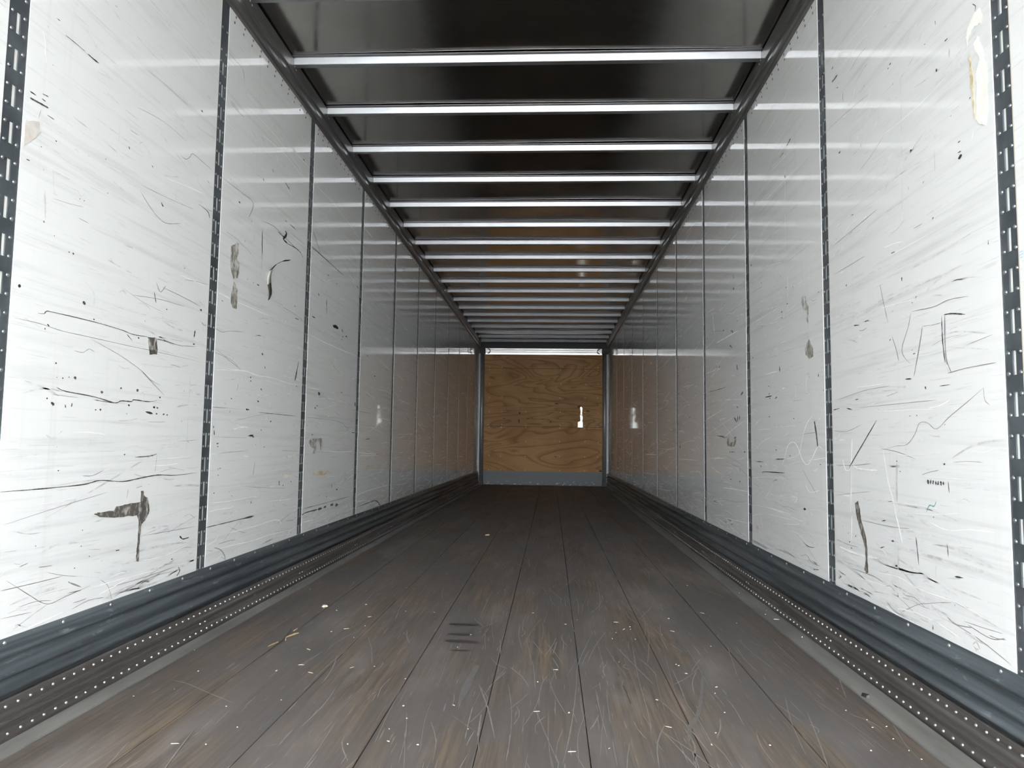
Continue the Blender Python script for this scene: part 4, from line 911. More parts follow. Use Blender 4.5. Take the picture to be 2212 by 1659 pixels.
PATCHES = {
 'Lres1':[(3.239,1.677),(3.271,1.691),(3.296,1.708),(3.317,1.71),(3.321,1.667),(3.304,1.636),(3.33,1.619),(3.335,1.576),(3.313,1.544),(3.295,1.549),(3.28,1.534),(3.265,1.548),(3.247,1.567),(3.235,1.604),(3.236,1.639)],
 'Lres2':[(3.281,1.525),(3.302,1.515),(3.326,1.491),(3.328,1.439),(3.323,1.404),(3.28,1.404),(3.262,1.42),(3.258,1.46),(3.272,1.486)],
 'LT':[(2.597,0.62),(2.612,0.619),(2.614,0.606),(2.646,0.589),(2.654,0.567),(2.66,0.544),(2.649,0.53),(2.635,0.513),(2.612,0.502),(2.604,0.458),(2.605,0.414),(2.604,0.372),(2.589,0.375),(2.588,0.412),(2.592,0.459),(2.593,0.511),(2.579,0.536),(2.468,0.54),(2.361,0.55),(2.328,0.561),(2.347,0.566),(2.437,0.563),(2.449,0.577),(2.517,0.579),(2.598,0.581)],
 'Lrect':[(2.589,1.167),(2.648,1.172),(2.657,1.136),(2.657,1.113),(2.606,1.106),(2.598,1.134)],
 'LG':[(4.421,0.807),(4.459,0.815),(4.501,0.798),(4.485,0.82),(4.679,0.826),(4.692,0.764),(4.653,0.751),(4.63,0.799),(4.582,0.807),(4.556,0.79),(4.574,0.756),(4.535,0.729),(4.5,0.731),(4.518,0.76),(4.464,0.769),(4.43,0.79)],
 'Lbeige':[(1.913,1.671),(1.968,1.689),(1.971,1.659),(1.945,1.627),(1.914,1.597)],
 'Lblack':[(4.823,1.573),(4.885,1.585),(4.96,1.578),(4.947,1.563),(4.859,1.559)],
 'Rpeel1':[(1.975,1.966),(1.949,1.967),(1.937,1.94),(1.945,1.922),(1.977,1.932),(2.001,1.919),(2.01,1.898),(2.017,1.924),(2.007,1.945)],
 'Rpeel2':[(1.98,1.886),(1.961,1.897),(1.959,1.882),(1.942,1.856),(1.941,1.825),(1.929,1.798),(1.933,1.674),(1.942,1.644),(1.97,1.659),(1.983,1.679),(1.975,1.744),(1.975,1.8),(1.955,1.829),(1.978,1.871)],
 'Ryel':[(2.002,1.871),(1.989,1.816),(1.987,1.733),(1.983,1.675),(1.993,1.693),(1.998,1.738),(2.004,1.811)],
 'Rres1':[(3.376,1.479),(3.331,1.474),(3.321,1.44),(3.294,1.421),(3.302,1.346),(3.321,1.357),(3.323,1.406),(3.363,1.42),(3.382,1.452)],
 'Rres2':[(3.327,1.26),(3.296,1.277),(3.249,1.229),(3.248,1.195),(3.291,1.187),(3.345,1.214),(3.352,1.243)],
 'RU':[(4.852,0.864),(4.777,0.859),(4.767,0.833),(4.653,0.833),(4.634,0.858),(4.599,0.866),(4.601,0.837),(4.661,0.807),(4.816,0.809),(4.853,0.838)],
 'Rstreak':[(2.841,0.603),(2.813,0.613),(2.798,0.584),(2.792,0.551),(2.752,0.489),(2.744,0.457),(2.741,0.414),(2.739,0.369),(2.753,0.362),(2.772,0.374),(2.757,0.406),(2.761,0.449),(2.786,0.49),(2.811,0.527),(2.832,0.564)],
}
CHIPS = [(-0.926,3.64),(-0.664,3.483),(-0.641,3.31),(-0.639,3.113),(-0.709,3.254),(-0.538,2.705),(-0.462,2.727),(-0.788,2.643),(-0.665,2.351),(-0.664,2.633),(-0.324,2.596),(-0.249,2.233),(-0.279,2.335),(-0.765,2.92),(-0.757,3.198),(-0.849,3.594),(-0.744,3.741),(-0.521,3.612),(-0.383,3.606),(-0.197,3.009),(-0.166,3.208),(-0.369,2.034),(-0.266,2.062),(-0.062,2.167),(-0.183,2.046),(-0.727,2.72),(-0.707,2.124),(-0.282,2.148),(-0.127,2.355),(0.075,4.12),(0.086,3.645),(0.237,3.436),(0.291,3.526),(0.45,3.307),(0.521,3.42),(0.519,3.374),(0.49,3.371),(0.521,3.204),(0.426,3.204),(0.719,3.598),(0.645,3.296),(0.699,3.36),(0.423,2.869),(0.19,2.75),(0.639,2.843),(0.632,2.858),(0.649,2.75),(0.506,2.462),(0.724,2.608),(0.706,2.543),(0.696,2.366),(0.508,2.233),(0.633,2.2),(0.604,2.114),(0.761,2.123),(0.226,2.036),(0.325,2.065),(0.129,2.324),(0.225,2.322),(0.126,2.605),(0.96,4.459),(1.224,3.629),(1.201,3.73),(1.204,4.249),(0.815,3.127),(1.21,6.592),(1.201,6.025),(1.23,5.239),(1.22,4.852),(1.206,4.25),(1.231,3.819),(0.832,5.013),(0.959,4.453),(0.721,3.605),(1.018,3.541),(1.103,8.485),(0.902,3.736),(0.466,3.502),(-0.851,3.599),(-0.746,3.746),(-0.661,3.483),(-1.138,4.084),(-0.955,4.293),(-0.629,4.186),(-1.212,6.048),(-1.054,2.612),(-0.822,1.998),(-1.041,2.421),(-1.133,2.345),(-0.809,2.283),(-1.191,2.866),(-0.739,2),(1.129,2.628),(1.075,2.418),(1.107,2.342),(1.098,2.282),(1.022,2.11),(1.131,2.064),(0.762,2.124),(1.142,2.292),(1.119,2.198),(1.235,3.306),(1.125,2.119)]

# ------------------------------------------------------------------ outside yard under the open rear doors
mb = MB(); mb.box(-60, 60, -90, 40, -1.35, -1.25)
tag(mb.build('ground', M['yard']), 'grey concrete yard outside the trailer', kind='structure')

# ------------------------------------------------------------------ floor
floor = tag(empty('floor'), 'dark worn laminated wood floor of long boards', kind='structure')
seams = [-1.197, -.914, -.620, -.319, -.024, .2715, .571, .8725, 1.1745]
for i in range(8):
    x0, x1 = seams[i] + .0012, seams[i + 1] - .0012
    mb = MB()
    ch = .0016
    z = rnd.uniform(-.0012, 0)
    prof = [(x0, -.032), (x0, z - ch), (x0 + ch, z), (x1 - ch, z), (x1, z - ch), (x1, -.032)]
    mb.extrude_y(prof, Y0, Y1)
    mb.build('floor_board', M['floor'], floor)
for s in (-1, 1):
    xa, xb = (s * 1.262, seams[0] - .0015) if s < 0 else (seams[-1] + .0015, s * 1.262)
    mb = MB()
    def wob(i, y, s=s):
        return 0.0
    lip = xb if s < 0 else xa
    mb.extrude_y([(xa, -.03), (xa, .003), (xb, .003), (xb, -.03)], Y0, Y1)
    tag(mb.build('edge_strip', M['strip'], floor), 'grey steel strip along the edge of the floor')
mb = MB(); mb.box(-1.32, 1.32, Y0, Y1 + .05, -.08, -.04); mb.build('floor_light_block', M['floor_light_block'], floor)  # unseen plate added so no sky light leaks up between boards

def smooth(pts, sub=5):
    if len(pts) < 3: 
        (a, b), (c, d) = pts[0], pts[-1]
        return [(a + (c - a) * t / 4, b + (d - b) * t / 4) for t in range(5)]
    out = []
    P = [pts[0]] + list(pts) + [pts[-1]]
    for i in range(1, len(P) - 2):
        for s in range(sub):
            t = s / sub
            q = []
            for a in range(2):
                p0, p1, p2, p3 = P[i - 1][a], P[i][a], P[i + 1][a], P[i + 2][a]
                q.append(.5 * (2 * p1 + (p2 - p0) * t + (2 * p0 - 5 * p1 + 4 * p2 - p3) * t * t + (3 * p1 - p0 - 3 * p2 + p3) * t ** 3))
            out.append(tuple(q))
    out.append(tuple(pts[-1]))
    return out

def ribbon(pts, ha, hb, r, jit=.25, sub=5):
    """outline strips (list of quads in the plane) of a hand-drawn stroke"""
    pts = smooth(pts, sub)
    n = len(pts)
    L, R_ = [], []
    for i, p in enumerate(pts):
        q0, q1 = pts[max(i - 1, 0)], pts[min(i + 1, n - 1)]
        ta, tb = (q1[0] - q0[0]) / ha, (q1[1] - q0[1]) / hb
        ln = math.hypot(ta, tb) or 1
        na, nb = -tb / ln, ta / ln
        e = min(i, n - 1 - i) / max(n - 1, 1)
        w = min(1, .25 + e * 5) * (1 + r.uniform(-jit, jit))
        L.append((p[0] + na * ha * w, p[1] + nb * hb * w))
        R_.append((p[0] - na * ha * w, p[1] - nb * hb * w))
    return [(L[i], L[i + 1], R_[i + 1], R_[i]) for i in range(n - 1)]

# scratches and rubber marks on the boards
mb = MB(); fm = {'w': 0, 'k': 1, 'g': 2}
for k_, ha, hb, pts in FLOOR_STROKES:
    if k_ == 'w': ha *= .62; hb *= .62
    for q in ribbon(pts, ha, hb, rnd):
        mb.poly([(a, b, .0007 + .0002 * fm[k_]) for a, b in q], fm[k_])
for _ in range(330):
    y = 1.5 + 6.5 * rnd.random() ** 1.6; x = max(-1.12, min(1.12, rnd.gauss(.15, .5)))
    L_ = rnd.uniform(.06, .5); an = rnd.gauss(0, .16)
    pts = [(x, y), (x + math.sin(an) * L_ * .5 + rnd.gauss(0, .008), y + L_ * .5), (x + math.sin(an) * L_, y + L_)]
    for q in ribbon(pts, rnd.uniform(.0006, .0017), .004, rnd, sub=3):
        mb.poly([(a, b, .0006) for a, b in q], 0)
tag(mb.build('scratches', [M['f_w'], M['f_k'], M['f_g']], floor), 'pale scratches and dark rubber marks on the boards', kind='stuff')

# ------------------------------------------------------------------ side walls
post_ys = [YP + PITCH_P * k for k in range(-2, 11)]
post_ys = [y for y in post_ys if y > Y0 + .1]
PW = .0757
# post with real slots: 22 slots at 0.1016 pitch
def post_mesh():
    mb = MB()
    z0, z1 = ZB - .02, ZT
    h, sw = PW / 2, .0072
    slots = [(.274 + .1016 * k, .274 + .1016 * k + .060) for k in range(22)]
    th = .0035
    mb.box(-th, 0, -h, -sw, z0, z1)
    mb.box(-th, 0, sw, h, z0, z1)
    zz = z0
    for a, b in slots + [(z1, z1)]:
        mb.box(-th, 0, -sw, sw, zz, a)
        zz = b
    return mb.mesh('splice_post', M['post'])
def rivet_mesh():
    mb = MB()
    for k in range(48):
        z = .278 + .0508 * k
        if z > 2.74: break
        for y in (-.0235, .0235):
            if k >= 44 and (k % 2): continue
            mb.dome((0, y, z), (1, 0, 0), .0062, .0036, 0, 7)
    return mb.mesh('post_rivets', M['rivet'])
POST, PRIV = post_mesh(), rivet_mesh()

MK = ['panel', 'mark_f', 'mark_m', 'mark_w', 'mark_d', 'mark_o', 'mark_t', 'mark_p', 'mark_u']
KI = {'f': 1, 'm': 2, 'w': 3, 'd': 4, 'o': 5, 't': 6, 'p': 7, 'u': 8}
EPS = {'f': .0004, 'o': .0005, 'p': .0005, 'm': .0006, 'w': .0007, 't': .0008, 'u': .0008, 'd': .0009}

def panel_of(y):
    """index of the panel that holds y, or None on a post"""
    for i in range(len(edges) - 1):
        if edges[i] + PW / 2 + .003 < y < edges[i + 1] - PW / 2 - .003:
            return i
    return None
edges = [Y0 - PW / 2 - .003] + post_ys + [Y1 + PW / 2 + .003]

for side, nm, strokes, spots in ((-1, 'left', LEFT_STROKES, LEFT_SPOTS), (1, 'right', RIGHT_STROKES, RIGHT_SPOTS)):
    root = tag(empty('wall_' + nm), 'scuffed white lined trailer side wall on the %s' % nm, kind='structure')
    X = side * HW
    mb = MB(); mb.box(min(X + side * .0060, X + side * .03), max(X + side * .0060, X + side * .03), Y0, Y1 + .05, -.04, 2.95)
    mb.build('outer_skin', M['skin'], root)
    bins = {}
    def put(i, kind, poly, lift=0):
        bins.setdefault(i, MB()).poly([(X - side * (EPS[kind] + lift), y, z) for y, z in poly], KI[kind])
    for kind, ha, hb, pts in strokes:
        if kind in 'mf': ha *= .8; hb *= .8
        if kind == 'w': ha *= .7; hb *= .7
        for q in ribbon(pts, ha, hb, rnd, .3 if kind != 'd' else .45):
            i = panel_of(sum(p[0] for p in q) / 4)
            if i is None or min(p[1] for p in q) < ZB + .004: continue
            put(i, kind, q)
    for y, z, ha, hb in spots:
        i = panel_of(y)
        if i is None: continue
        n = 9
        put(i, 'd', [(y + ha * math.cos(a) * w, z + hb * math.sin(a) * w) for a, w in ((2 * math.pi * k / n, rnd.uniform(.6, 1.15)) for k in range(n))])
    # the countless small rubs and nicks between the ones picked out above
    for i in range(len(edges) - 1):
        ya, yb = edges[i] + .05, edges[i + 1] - .05
        for _ in range(170):
            z = ZB + .02 + 2.3 * rnd.random() ** 2.5; y = rnd.uniform(ya, yb)
            up = (z - .9) * rnd.uniform(.0, .25) * -1
            L_ = min(rnd.expovariate(6) + .02, yb - y)
            dz = L_ * (rnd.gauss(0, .12) + up * .5)
            pts = [(y, z), (y + L_ * .5, z + dz * .5 + rnd.gauss(0, .006)), (y + L_, z + dz)]
            kind = rnd.choice('fffffffffffmmw')
            if min(p[1] for p in pts) < ZB + .01: continue
            for q in ribbon(pts, .0015, rnd.uniform(.0005, .0020) * (.6 if kind != 'f' else 1.6), rnd, sub=3):
                put(i, kind, q, -.0001)
        for _ in range(26):
            z = ZB + .05 + 1.7 * rnd.random(); y = rnd.uniform(ya, yb); s_ = rnd.uniform(.0015, .0045)
            an = rnd.uniform(0, 3)
            put(i, 'd', [(y + s_ * 1.3 * math.cos(a + an) * w, z + s_ * math.sin(a) * w) for a, w in ((2 * math.pi * k / 7, rnd.uniform(.5, 1.15)) for k in range(7))], -.0001)
    for i in range(len(edges) - 1):
        ya, yb = edges[i] + PW / 2 + .0008, edges[i + 1] - PW / 2 - .0008
        if i == len(edges) - 2: yb = Y1
        mb = MB()
        mb.box(min(X, X + side * .0058), max(X, X + side * .0058), ya, yb, ZB - .03, ZT)
        pn = mb.build('wall_panel', M['panel'], root)
        if i in bins:
            tag(bins[i].build('scuff_marks', [M[k_] for k_ in MK], pn), 'black scuffs, grey rubs and white scratches', kind='stuff')
        mb = MB()
        y = ya + .05
        while y < yb - .03:
            for z in (2.722, 2.690):
                mb.dome((X, y + (.012 if z > 2.7 else 0), z), (-side, 0, 0), .0066, .0030, 0, 6)
            y += .0985
        tag(mb.build('rivets', M['rivet_dark'], pn), kind='stuff')
    for y in post_ys:
        me_loc = (X + side * .0018, y, 0 if side > 0 else -.010)
        po = bpy.data.objects.new('splice_post', POST)
        po.location = me_loc
        if side > 0: po.rotation_euler = (0, 0, math.pi)
        link(po, root)
        tag(po, 'dark slotted steel splice post with two rows of rivets')
        rv = bpy.data.objects.new('rivets', PRIV)
        link(rv, po); tag(rv, kind='stuff')
        if side > 0:
            mb = MB(); mb.box(X + .0006, X + .004, y - PW / 2 + .0002, y - PW / 2 + .0040, ZB, 2.73)
            mb.build('sealant_line', M['seal'], root)
    # ---- scuff band and base rail
    base = tag(empty('baseboard_' + nm), 'dark corrugated steel scuff band above a riveted base rail on the %s' % nm, kind='structure')
    prof = [(-.004, .268), (.0025, .268), (.0035, .264), (.0035, .246), (.009, .241), (.0195, .236), (.021, .228), (.013, .220), (.0045, .212),
            (.0045, .197), (.011, .190), (.023, .183), (.0245, .173), (.015, .165), (.006, .159), (.006, .151), (.013, .146), (.0225, .140), (.0235, .131),
            (.014, .124), (.007, .119), (.007, .110), (-.004, .110)]
    dents = [(rnd.uniform(1, 14), rnd.uniform(.02, .08), rnd.uniform(-.005, .002)) for _ in range(34)]
    def wob(i, y):
        d = 0
        if 4 <= i <= 20:
            for yc, w, a in dents:
                t = (y - yc) / w
                if abs(t) < 3: d += a * math.exp(-t * t) * (.5 + .5 * math.sin(i * 1.3 + yc * 9))
            d += .0008 * math.sin(y * 3.1 + i)
        return -side * d
    mb = MB()
    mb.extrude_y([(X - side * d, z) for d, z in prof], Y0, Y1, 0, True, 400, wob)
    sb = mb.build('scuff_band', M['scuff'], base)
    mb = MB()
    y = 1.96
    ys_top = [1.964 + .241 * k for k in range(-12, 54)]
    for y in ys_top:
        mb.dome((X - side * .0035, y, .2565), (-side, 0, 0), .0062, .0036)
    tag(mb.build('rivets', M['rivet_bright'], sb), kind='stuff')
    prof = [(-.004, .1095), (.013, .1095), (.0145, .106), (.0145, .078), (.018, .0755), (.021, .072), (.021, .066), (.015, .062), (.015, .056), (.019, .053), (.019, .047),
            (.0135, .043), (.0135, .036), (.021, .033), (.0225, .030), (.0225, .012), (.018, .009), (.018, .0), (-.004, .0)]
    mb = MB(); mb.extrude_y([(X - side * d, z) for d, z in prof], Y0, Y1)
    br = mb.build('base_rail', M['base'], base)
    mb = MB()
    y = Y0 + .03
    k_ = 0
    while y < Y1:
        near = min(abs(y - p) for p in post_ys)
        mb.dome((X - side * .0145, y + rnd.gauss(0, .0012), .0915), (-side, 0, 0), .0048, .0042, 0, 7)
        mb.dome((X - side * .0225, y + .004 + rnd.gauss(0, .0012), .0215), (-side, 0, 0), .0048, .0042, 0, 7)
        y += .0478
    for p in post_ys:
        for dy in (-.022, .022):
            mb.dome((X - side * .019, p + dy, .0505), (-side, 0, 0), .0048, .0042, 0, 7)
    tag(mb.build('rivets', M['rivet_bright'], br), kind='stuff')

    # ---- top rail
    tr = tag(empty('trim_1' if side < 0 else 'trim_2'), 'dark steel top rail between the %s wall and the roof' % nm, kind='structure')
    prof = [(-.004, 2.734), (.016, 2.734), (.024, 2.738), (.030, 2.748), (.032, 2.765), (.028, 2.785), (.022, 2.800), (.020, 2.808),
            (.026, 2.812), (.029, 2.816), (.032, 2.878), (.030, 2.882), (-.004, 2.882)]
    mb = MB(); mb.extrude_y([(X - side * d, z) for d, z in prof], Y0, Y1)
    for p_ in range(1, 8): pass
    to = mb.build('top_rail', M['rail'], tr)
    mb = MB()
    for k_ in range(-7, 19):
        y = BOW0 + BOWP * k_
        if y < Y0: continue
        for dy, z in ((-.012, 2.846), (.012, 2.838)):
            mb.dome((X - side * .0303, y + dy, z), (-side, 0, 0), .0052, .003, 0, 7)
    tag(mb.build('rivets', M['rivet_bright'], to), kind='stuff')

# ------------------------------------------------------------------ roof
ceil = tag(empty('ceiling'), 'bare metal trailer roof on pale cross bows', kind='structure')
mb = MB(); mb.box(-1.31, 1.31, Y0, Y1 + .05, 2.935, 2.955); mb.build('roof_light_block', M['dark_sheet'], ceil)  # unseen lid added over the roof sheets to keep daylight out
for s in (-1, 1):
    mb = MB(); mb.box(min(s * 1.285, s * 1.31), max(s * 1.285, s * 1.31), Y0, Y1 + .05, 2.86, 2.94); mb.build('roof_edge', M['dark_sheet'], ceil)
bow_ys = [BOW0 + BOWP * k for k in range(-8, 19)]
bow_ys = [y for y in bow_ys if y > Y0 + .05]
prof = [(-.056, 2.8875), (-.056, 2.8855), (-.0300, 2.8855), (-.0195, 2.853), (-.017, 2.851), (.017, 2.851), (.0195, 2.853), (.0300, 2.8855), (.042, 2.8855), (.042, 2.8875)]
mb = MB()
n = len(prof); xs = [-1.254, 1.254]
for x in xs: mb.v += [(x, y, z) for y, z in prof]
for i in range(n):
    j = (i + 1) % n
    mb.f.append((i, j, n + j, n + i)); mb.mi.append(0); mb.sm.append(False)
mb.f.append(tuple(range(n))); mb.f.append(tuple(range(n, 2 * n))); mb.mi += [0, 0]; mb.sm += [False, False]
BOW = mb.mesh('roof_bow', M['bow'])
for y in bow_ys:
    tag(instance('roof_bow', BOW, ceil, (0, y, rnd.uniform(-.0015, .0015))), 'pale galvanized roof bow spanning the roof')
bay = [Y0] + bow_ys + [Y1]
for i in range(len(bay) - 1):
    ya, yb = bay[i], bay[i + 1]
    nx, ny = 30, 8
    ph = [rnd.uniform(0, 6.28) for _ in range(6)]
    am = [rnd.uniform(.3, 1) for _ in range(4)]
    mb = MB()
    for b in range(ny + 1):
        for a in range(nx + 1):
            u, v = a / nx, b / ny
            x = -1.284 + 2.568 * u; y = ya + (yb - ya) * v
            bul = math.sin(math.pi * v)
            z = 2.8925 + .0030 * bul * math.sin(math.pi * u) * am[0]
            z += .0012 * am[1] * bul * math.sin(u * 9 + ph[0]) + .0008 * am[2] * math.sin(u * 17 + v * 4 + ph[1]) * bul
            z += .0030 * v ** 3 * am[3] * math.sin(u * 6.3 + ph[2])
            mb.v.append((x, y, z))
    for b in range(ny):
        for a in range(nx):
            q = b * (nx + 1) + a
            mb.f.append((q, q + 1, q + nx + 2, q + nx + 1)); mb.mi.append(0); mb.sm.append(True)
    mb.build('roof_sheet', M['sheet'], ceil)

# ------------------------------------------------------------------ front wall
front = tag(empty('wall_front', (0, Y1, 0)), 'plywood front wall with grey kick plate and aluminium header', kind='structure')
front.location = (0, 0, 0)
def slab(name, poly, y0, y1, mats, parent, edge=0):
    """polygon in x,z given thickness along y"""
    mb = MB()
    mb.poly([(x, y0, z) for x, z in poly])
    mb.poly([(x, y1, z) for x, z in reversed(poly)])
    n_ = len(poly)
    for i in range(n_):
        (xa, za), (xb, zb) = poly[i], poly[(i + 1) % n_]
        mb.poly([(xa, y0, za), (xb, y0, zb), (xb, y1, zb), (xa, y1, za)], edge)
    me = mb.mesh(name, mats)
    bm = bmesh.new(); bm.from_mesh(me)
    bmesh.ops.remove_doubles(bm, verts=bm.verts, dist=1e-6)
    bmesh.ops.triangulate(bm, faces=[f for f in bm.faces if len(f.verts) > 4])
    bmesh.ops.recalc_face_normals(bm, faces=bm.faces)
    bm.to_mesh(me); bm.free()
    return link(bpy.data.objects.new(name, me), parent)
pm = [M['ply'], M['ply_edge']]
slab('plywood_sheet', [(-1.285, 2.343), (1.285, 2.337), (1.285, 2.66), (-1.285, 2.66)], Y1, Y1 + .018, pm, front)
hole = [(.700, 1.1675), (.700, 1.269), (.738, 1.284), (.752, 1.300), (.748, 1.337), (.740, 1.402), (.752, 1.440), (.754, 1.483), (.740, 1.558), (.752, 1.572), (.772, 1.571), (.790, 1.546), (.786, 1.500), (.783, 1.433), (.790, 1.390), (.798, 1.345), (.786, 1.295), (.798, 1.257), (.799, 1.1665)]
slab('plywood_sheet', [(-1.285, 1.1725)] + hole + [(1.285, 1.1675), (1.285, 2.3295), (-1.285, 2.3345)], Y1, Y1 + .018, pm, front, 1)
slab('plywood_sheet', [(-1.285, .25), (1.285, .25), (1.285, 1.1600), (.0, 1.1630), (-.47, 1.1650), (-.9, 1.1650), (-1.17, 1.1665), (-1.285, 1.1670)], Y1, Y1 + .018, pm, front)
slab('torn_sliver', [(.742, 1.408), (.788, 1.398), (.792, 1.409), (.744, 1.420)], Y1 + .002, Y1 + .012, [M['ply_edge']], front)
slab('torn_sliver', [(.700, 1.545), (.745, 1.56), (.748, 1.60), (.735, 1.61), (.72, 1.585), (.69, 1.60)], Y1 - .001, Y1 + .001, [M['dark_sheet']], front)
nails = MB()
for i, zz in enumerate((2.63, 2.36, 2.314, 2.022, 1.752, 1.462, 1.192, 1.142, .867, .572, .298)):
    for x in (-1.08, -.829, -.342, .342, .838, 1.093):
        if rnd.random() < .1: continue
        nails.dome((x + rnd.gauss(0, .006), Y1, zz + rnd.gauss(0, .004)), (0, -1, 0), .0095, .005, 0, 7)
for xa, xb in ((-1.285, .685), (.815, 1.285)):
    b2 = MB(); b2.box(xa, xb, Y1 + .0182, Y1 + .04, 1.12, 1.22); b2.build('seam_light_block', M['dark_sheet'], front)  # added behind the seams to block light leaks and keep the joints dark
b2 = MB(); b2.box(-1.285, 1.285, Y1 + .0182, Y1 + .04, 2.28, 2.40); b2.build('seam_light_block', M['dark_sheet'], front)
tag(nails.build('nail_heads', M['rivet_bright'], front), kind='stuff')
# knots and splits in the veneer
for x, z, a, b in ((.28, 1.63, .055, .012), (-.47, 1.43, .02, .03), (-.30, 1.325, .03, .008), (.0, 1.32, .03, .007), (.15, 1.265, .022, .018), (-.78, 1.325, .03, .008), (.90, 1.49, .05, .012), (.26, .575, .03, .008), (1.15, .30, .06, .02), (-.48, 1.28, .012, .05)):
    poly = [(x + a * math.cos(t) * w, z + b * math.sin(t) * w) for t, w in ((2 * math.pi * q / 9, rnd.uniform(.55, 1.2)) for q in range(9))]
    slab('veneer_split', poly, Y1 - .0015, Y1, [M['chip_dark']], front)
mb = MB(); mb.box(-1.31, 1.31, Y1 + .07, Y1 + .073, 0, 2.95); mb.build('hole_diffuser_panel', M['hole_diffuser'], front)  # unseen panel added behind the hole so it glows a softer white
# kick plate
poly = [(-1.285, 0.0)] 
for q in range(41):
    x = -1.285 + 2.57 * q / 40
    poly.append((x, .004 + .006 * rnd.random()))
poly = poly[1:] + [(1.285, .274), (-1.285, .276)]
tag(slab('kick_plate', poly, Y1 - .006, Y1, [M['kick']], front), 'grey painted steel kick plate')
mb = MB(); mb.box(-1.285, 1.285, Y1 + .0005, Y1 + .05, -.04, .26); mb.build('kick_backing', M['dark_sheet'], front)
# header extrusion
mb = MB()
hp = [(0, 2.748), (-.020, 2.748), (-.026, 2.738), (-.026, 2.712), (-.016, 2.706), (-.016, 2.700), (-.028, 2.694), (-.028, 2.666), (-.016, 2.660), (-.016, 2.655), (-.022, 2.650), (-.020, 2.618), (0, 2.614)]
n = len(hp)
for x in (-1.285, 1.285): mb.v += [(x, Y1 + y, z) for y, z in hp]
for i in range(n):
    j = (i + 1) % n
    mb.f.append((i, j, n + j, n + i)); mb.mi.append(0); mb.sm.append(False)
mb.f.append(tuple(range(n))); mb.f.append(tuple(range(n, 2 * n))); mb.mi += [0, 0]; mb.sm += [False, False]
tag(mb.build('header_rail', M['alu'], front), 'ribbed aluminium header along the top of the plywood')
mb = MB(); mb.box(-1.285, 1.285, Y1 + .004, Y1 + .05, 2.655, 2.94); mb.build('recess_shade_sheet', M['dark_sheet'], front)  # shade of the gap above the header put into a dark sheet
for s in (-1, 1):
    mb = MB()
    cx = s * 1.228
    mb.tube_z(cx, Y1 - .055, .046, .088, 2.62)
    mb.box(min(s * 1.262, s * 1.285), max(s * 1.262, s * 1.285), Y1 - .10, Y1, .088, 2.62)
    cp = tag(mb.build('corner_post', M['tube'], front), 'aluminium tube post in the front corner')
    mb = MB(); mb.tube_z(cx, Y1 - .055, .049, 1.03, 1.036); mb.tube_z(cx, Y1 - .055, .049, 2.27, 2.29); mb.build('collar', M['tube'], cp)
    mb = MB(); mb.box(min(s * 1.18, s * 1.285), max(s * 1.18, s * 1.285), Y1 - .105, Y1, 0, .088); mb.build('post_foot', M['black'], front)
    mb = MB(); mb.box(min(s * 1.17, s * 1.285), max(s * 1.17, s * 1.285), Y1 - .12, Y1, 2.62, 2.735); mb.build('corner_bracket', M['black'], front)
    # bent hook beside the bracket
    mb = MB(); pr = []
    for q in range(9):
        a = math.pi * (q / 8) - math.pi / 2
        pr.append((s * (1.135 - .055 * math.cos(a)), 2.682 + .05 * math.sin(a)))
    for q in range(8):
        (xa, za), (xb, zb) = pr[q], pr[q + 1]
        mb.box(min(xa, xb) - .005, max(xa, xb) + .005, Y1 - .045, Y1 - .033, min(za, zb) - .003, max(za, zb) + .003)
    mb.build('hook', M['black'], front)

# ------------------------------------------------------------------ tape and stains stuck on the walls
def patch(name, key, mat, side, label, cat, lift=.0011, th=.0005, group=None):
    X = side * HW
    mb = MB()
    pts = PATCHES[key]
    cy = sum(p[0] for p in pts) / len(pts); cz = min(p[1] for p in pts)
    dense = []
    for i in range(len(pts)):
        a, b = pts[i], pts[(i + 1) % len(pts)]
        for t in range(4):
            f_ = t / 4
            j = .0 if t == 0 else .0022
            dense.append((a[0] + (b[0] - a[0]) * f_ + rnd.uniform(-j, j), a[1] + (b[1] - a[1]) * f_ + rnd.uniform(-j, j)))
    xa, xb = -side * lift, -side * (lift + th)
    mb.poly([(xb, y - cy, z - cz) for y, z in dense])
    n_ = len(dense)
    for i in range(n_):
        (y0, z0), (y1, z1) = dense[i], dense[(i + 1) % n_]
        mb.poly([(xa, y0 - cy, z0 - cz), (xa, y1 - cy, z1 - cz), (xb, y1 - cy, z1 - cz), (xb, y0 - cy, z0 - cz)])
    me = mb.mesh(name, mat)
    bm = bmesh.new(); bm.from_mesh(me)
    bmesh.ops.remove_doubles(bm, verts=bm.verts, dist=1e-6)
    bmesh.ops.triangulate(bm, faces=[f for f in bm.faces if len(f.verts) > 4])
    bmesh.ops.recalc_face_normals(bm, faces=bm.faces)
    bm.to_mesh(me); bm.free()
    o = link(bpy.data.objects.new(name, me)); o.location = (X, cy, cz)
    return tag(o, label, cat, group)
patch('tape_residue', 'Lres1', M['residue_light'], -1, 'long grey-brown torn tape residue on the left wall, upper of two pieces', 'tape residue')
patch('tape_residue', 'Lres2', M['residue_light'], -1, 'grey-brown tape residue on the left wall, lower of two pieces', 'tape residue')
patch('stain', 'LT', M['residue'], -1, 'dark brown cross-shaped stain with a long tail on the left wall', 'stain')
patch('tape_residue', 'Lrect', M['residue'], -1, 'small upright rectangle of reddish brown glue on the left wall', 'tape residue')
patch('stain', 'LG', M['residue_light'], -1, 'grey hook-shaped glue smear low on the left wall', 'stain')
patch('tape_film', 'Lbeige', M['beige'], -1, 'beige scrap of clear tape on the left wall beside a slotted post', 'tape')
patch('rubber_smear', 'Lblack', M['rubber'], -1, 'solid black oval rubber smear on the left wall', 'smear')
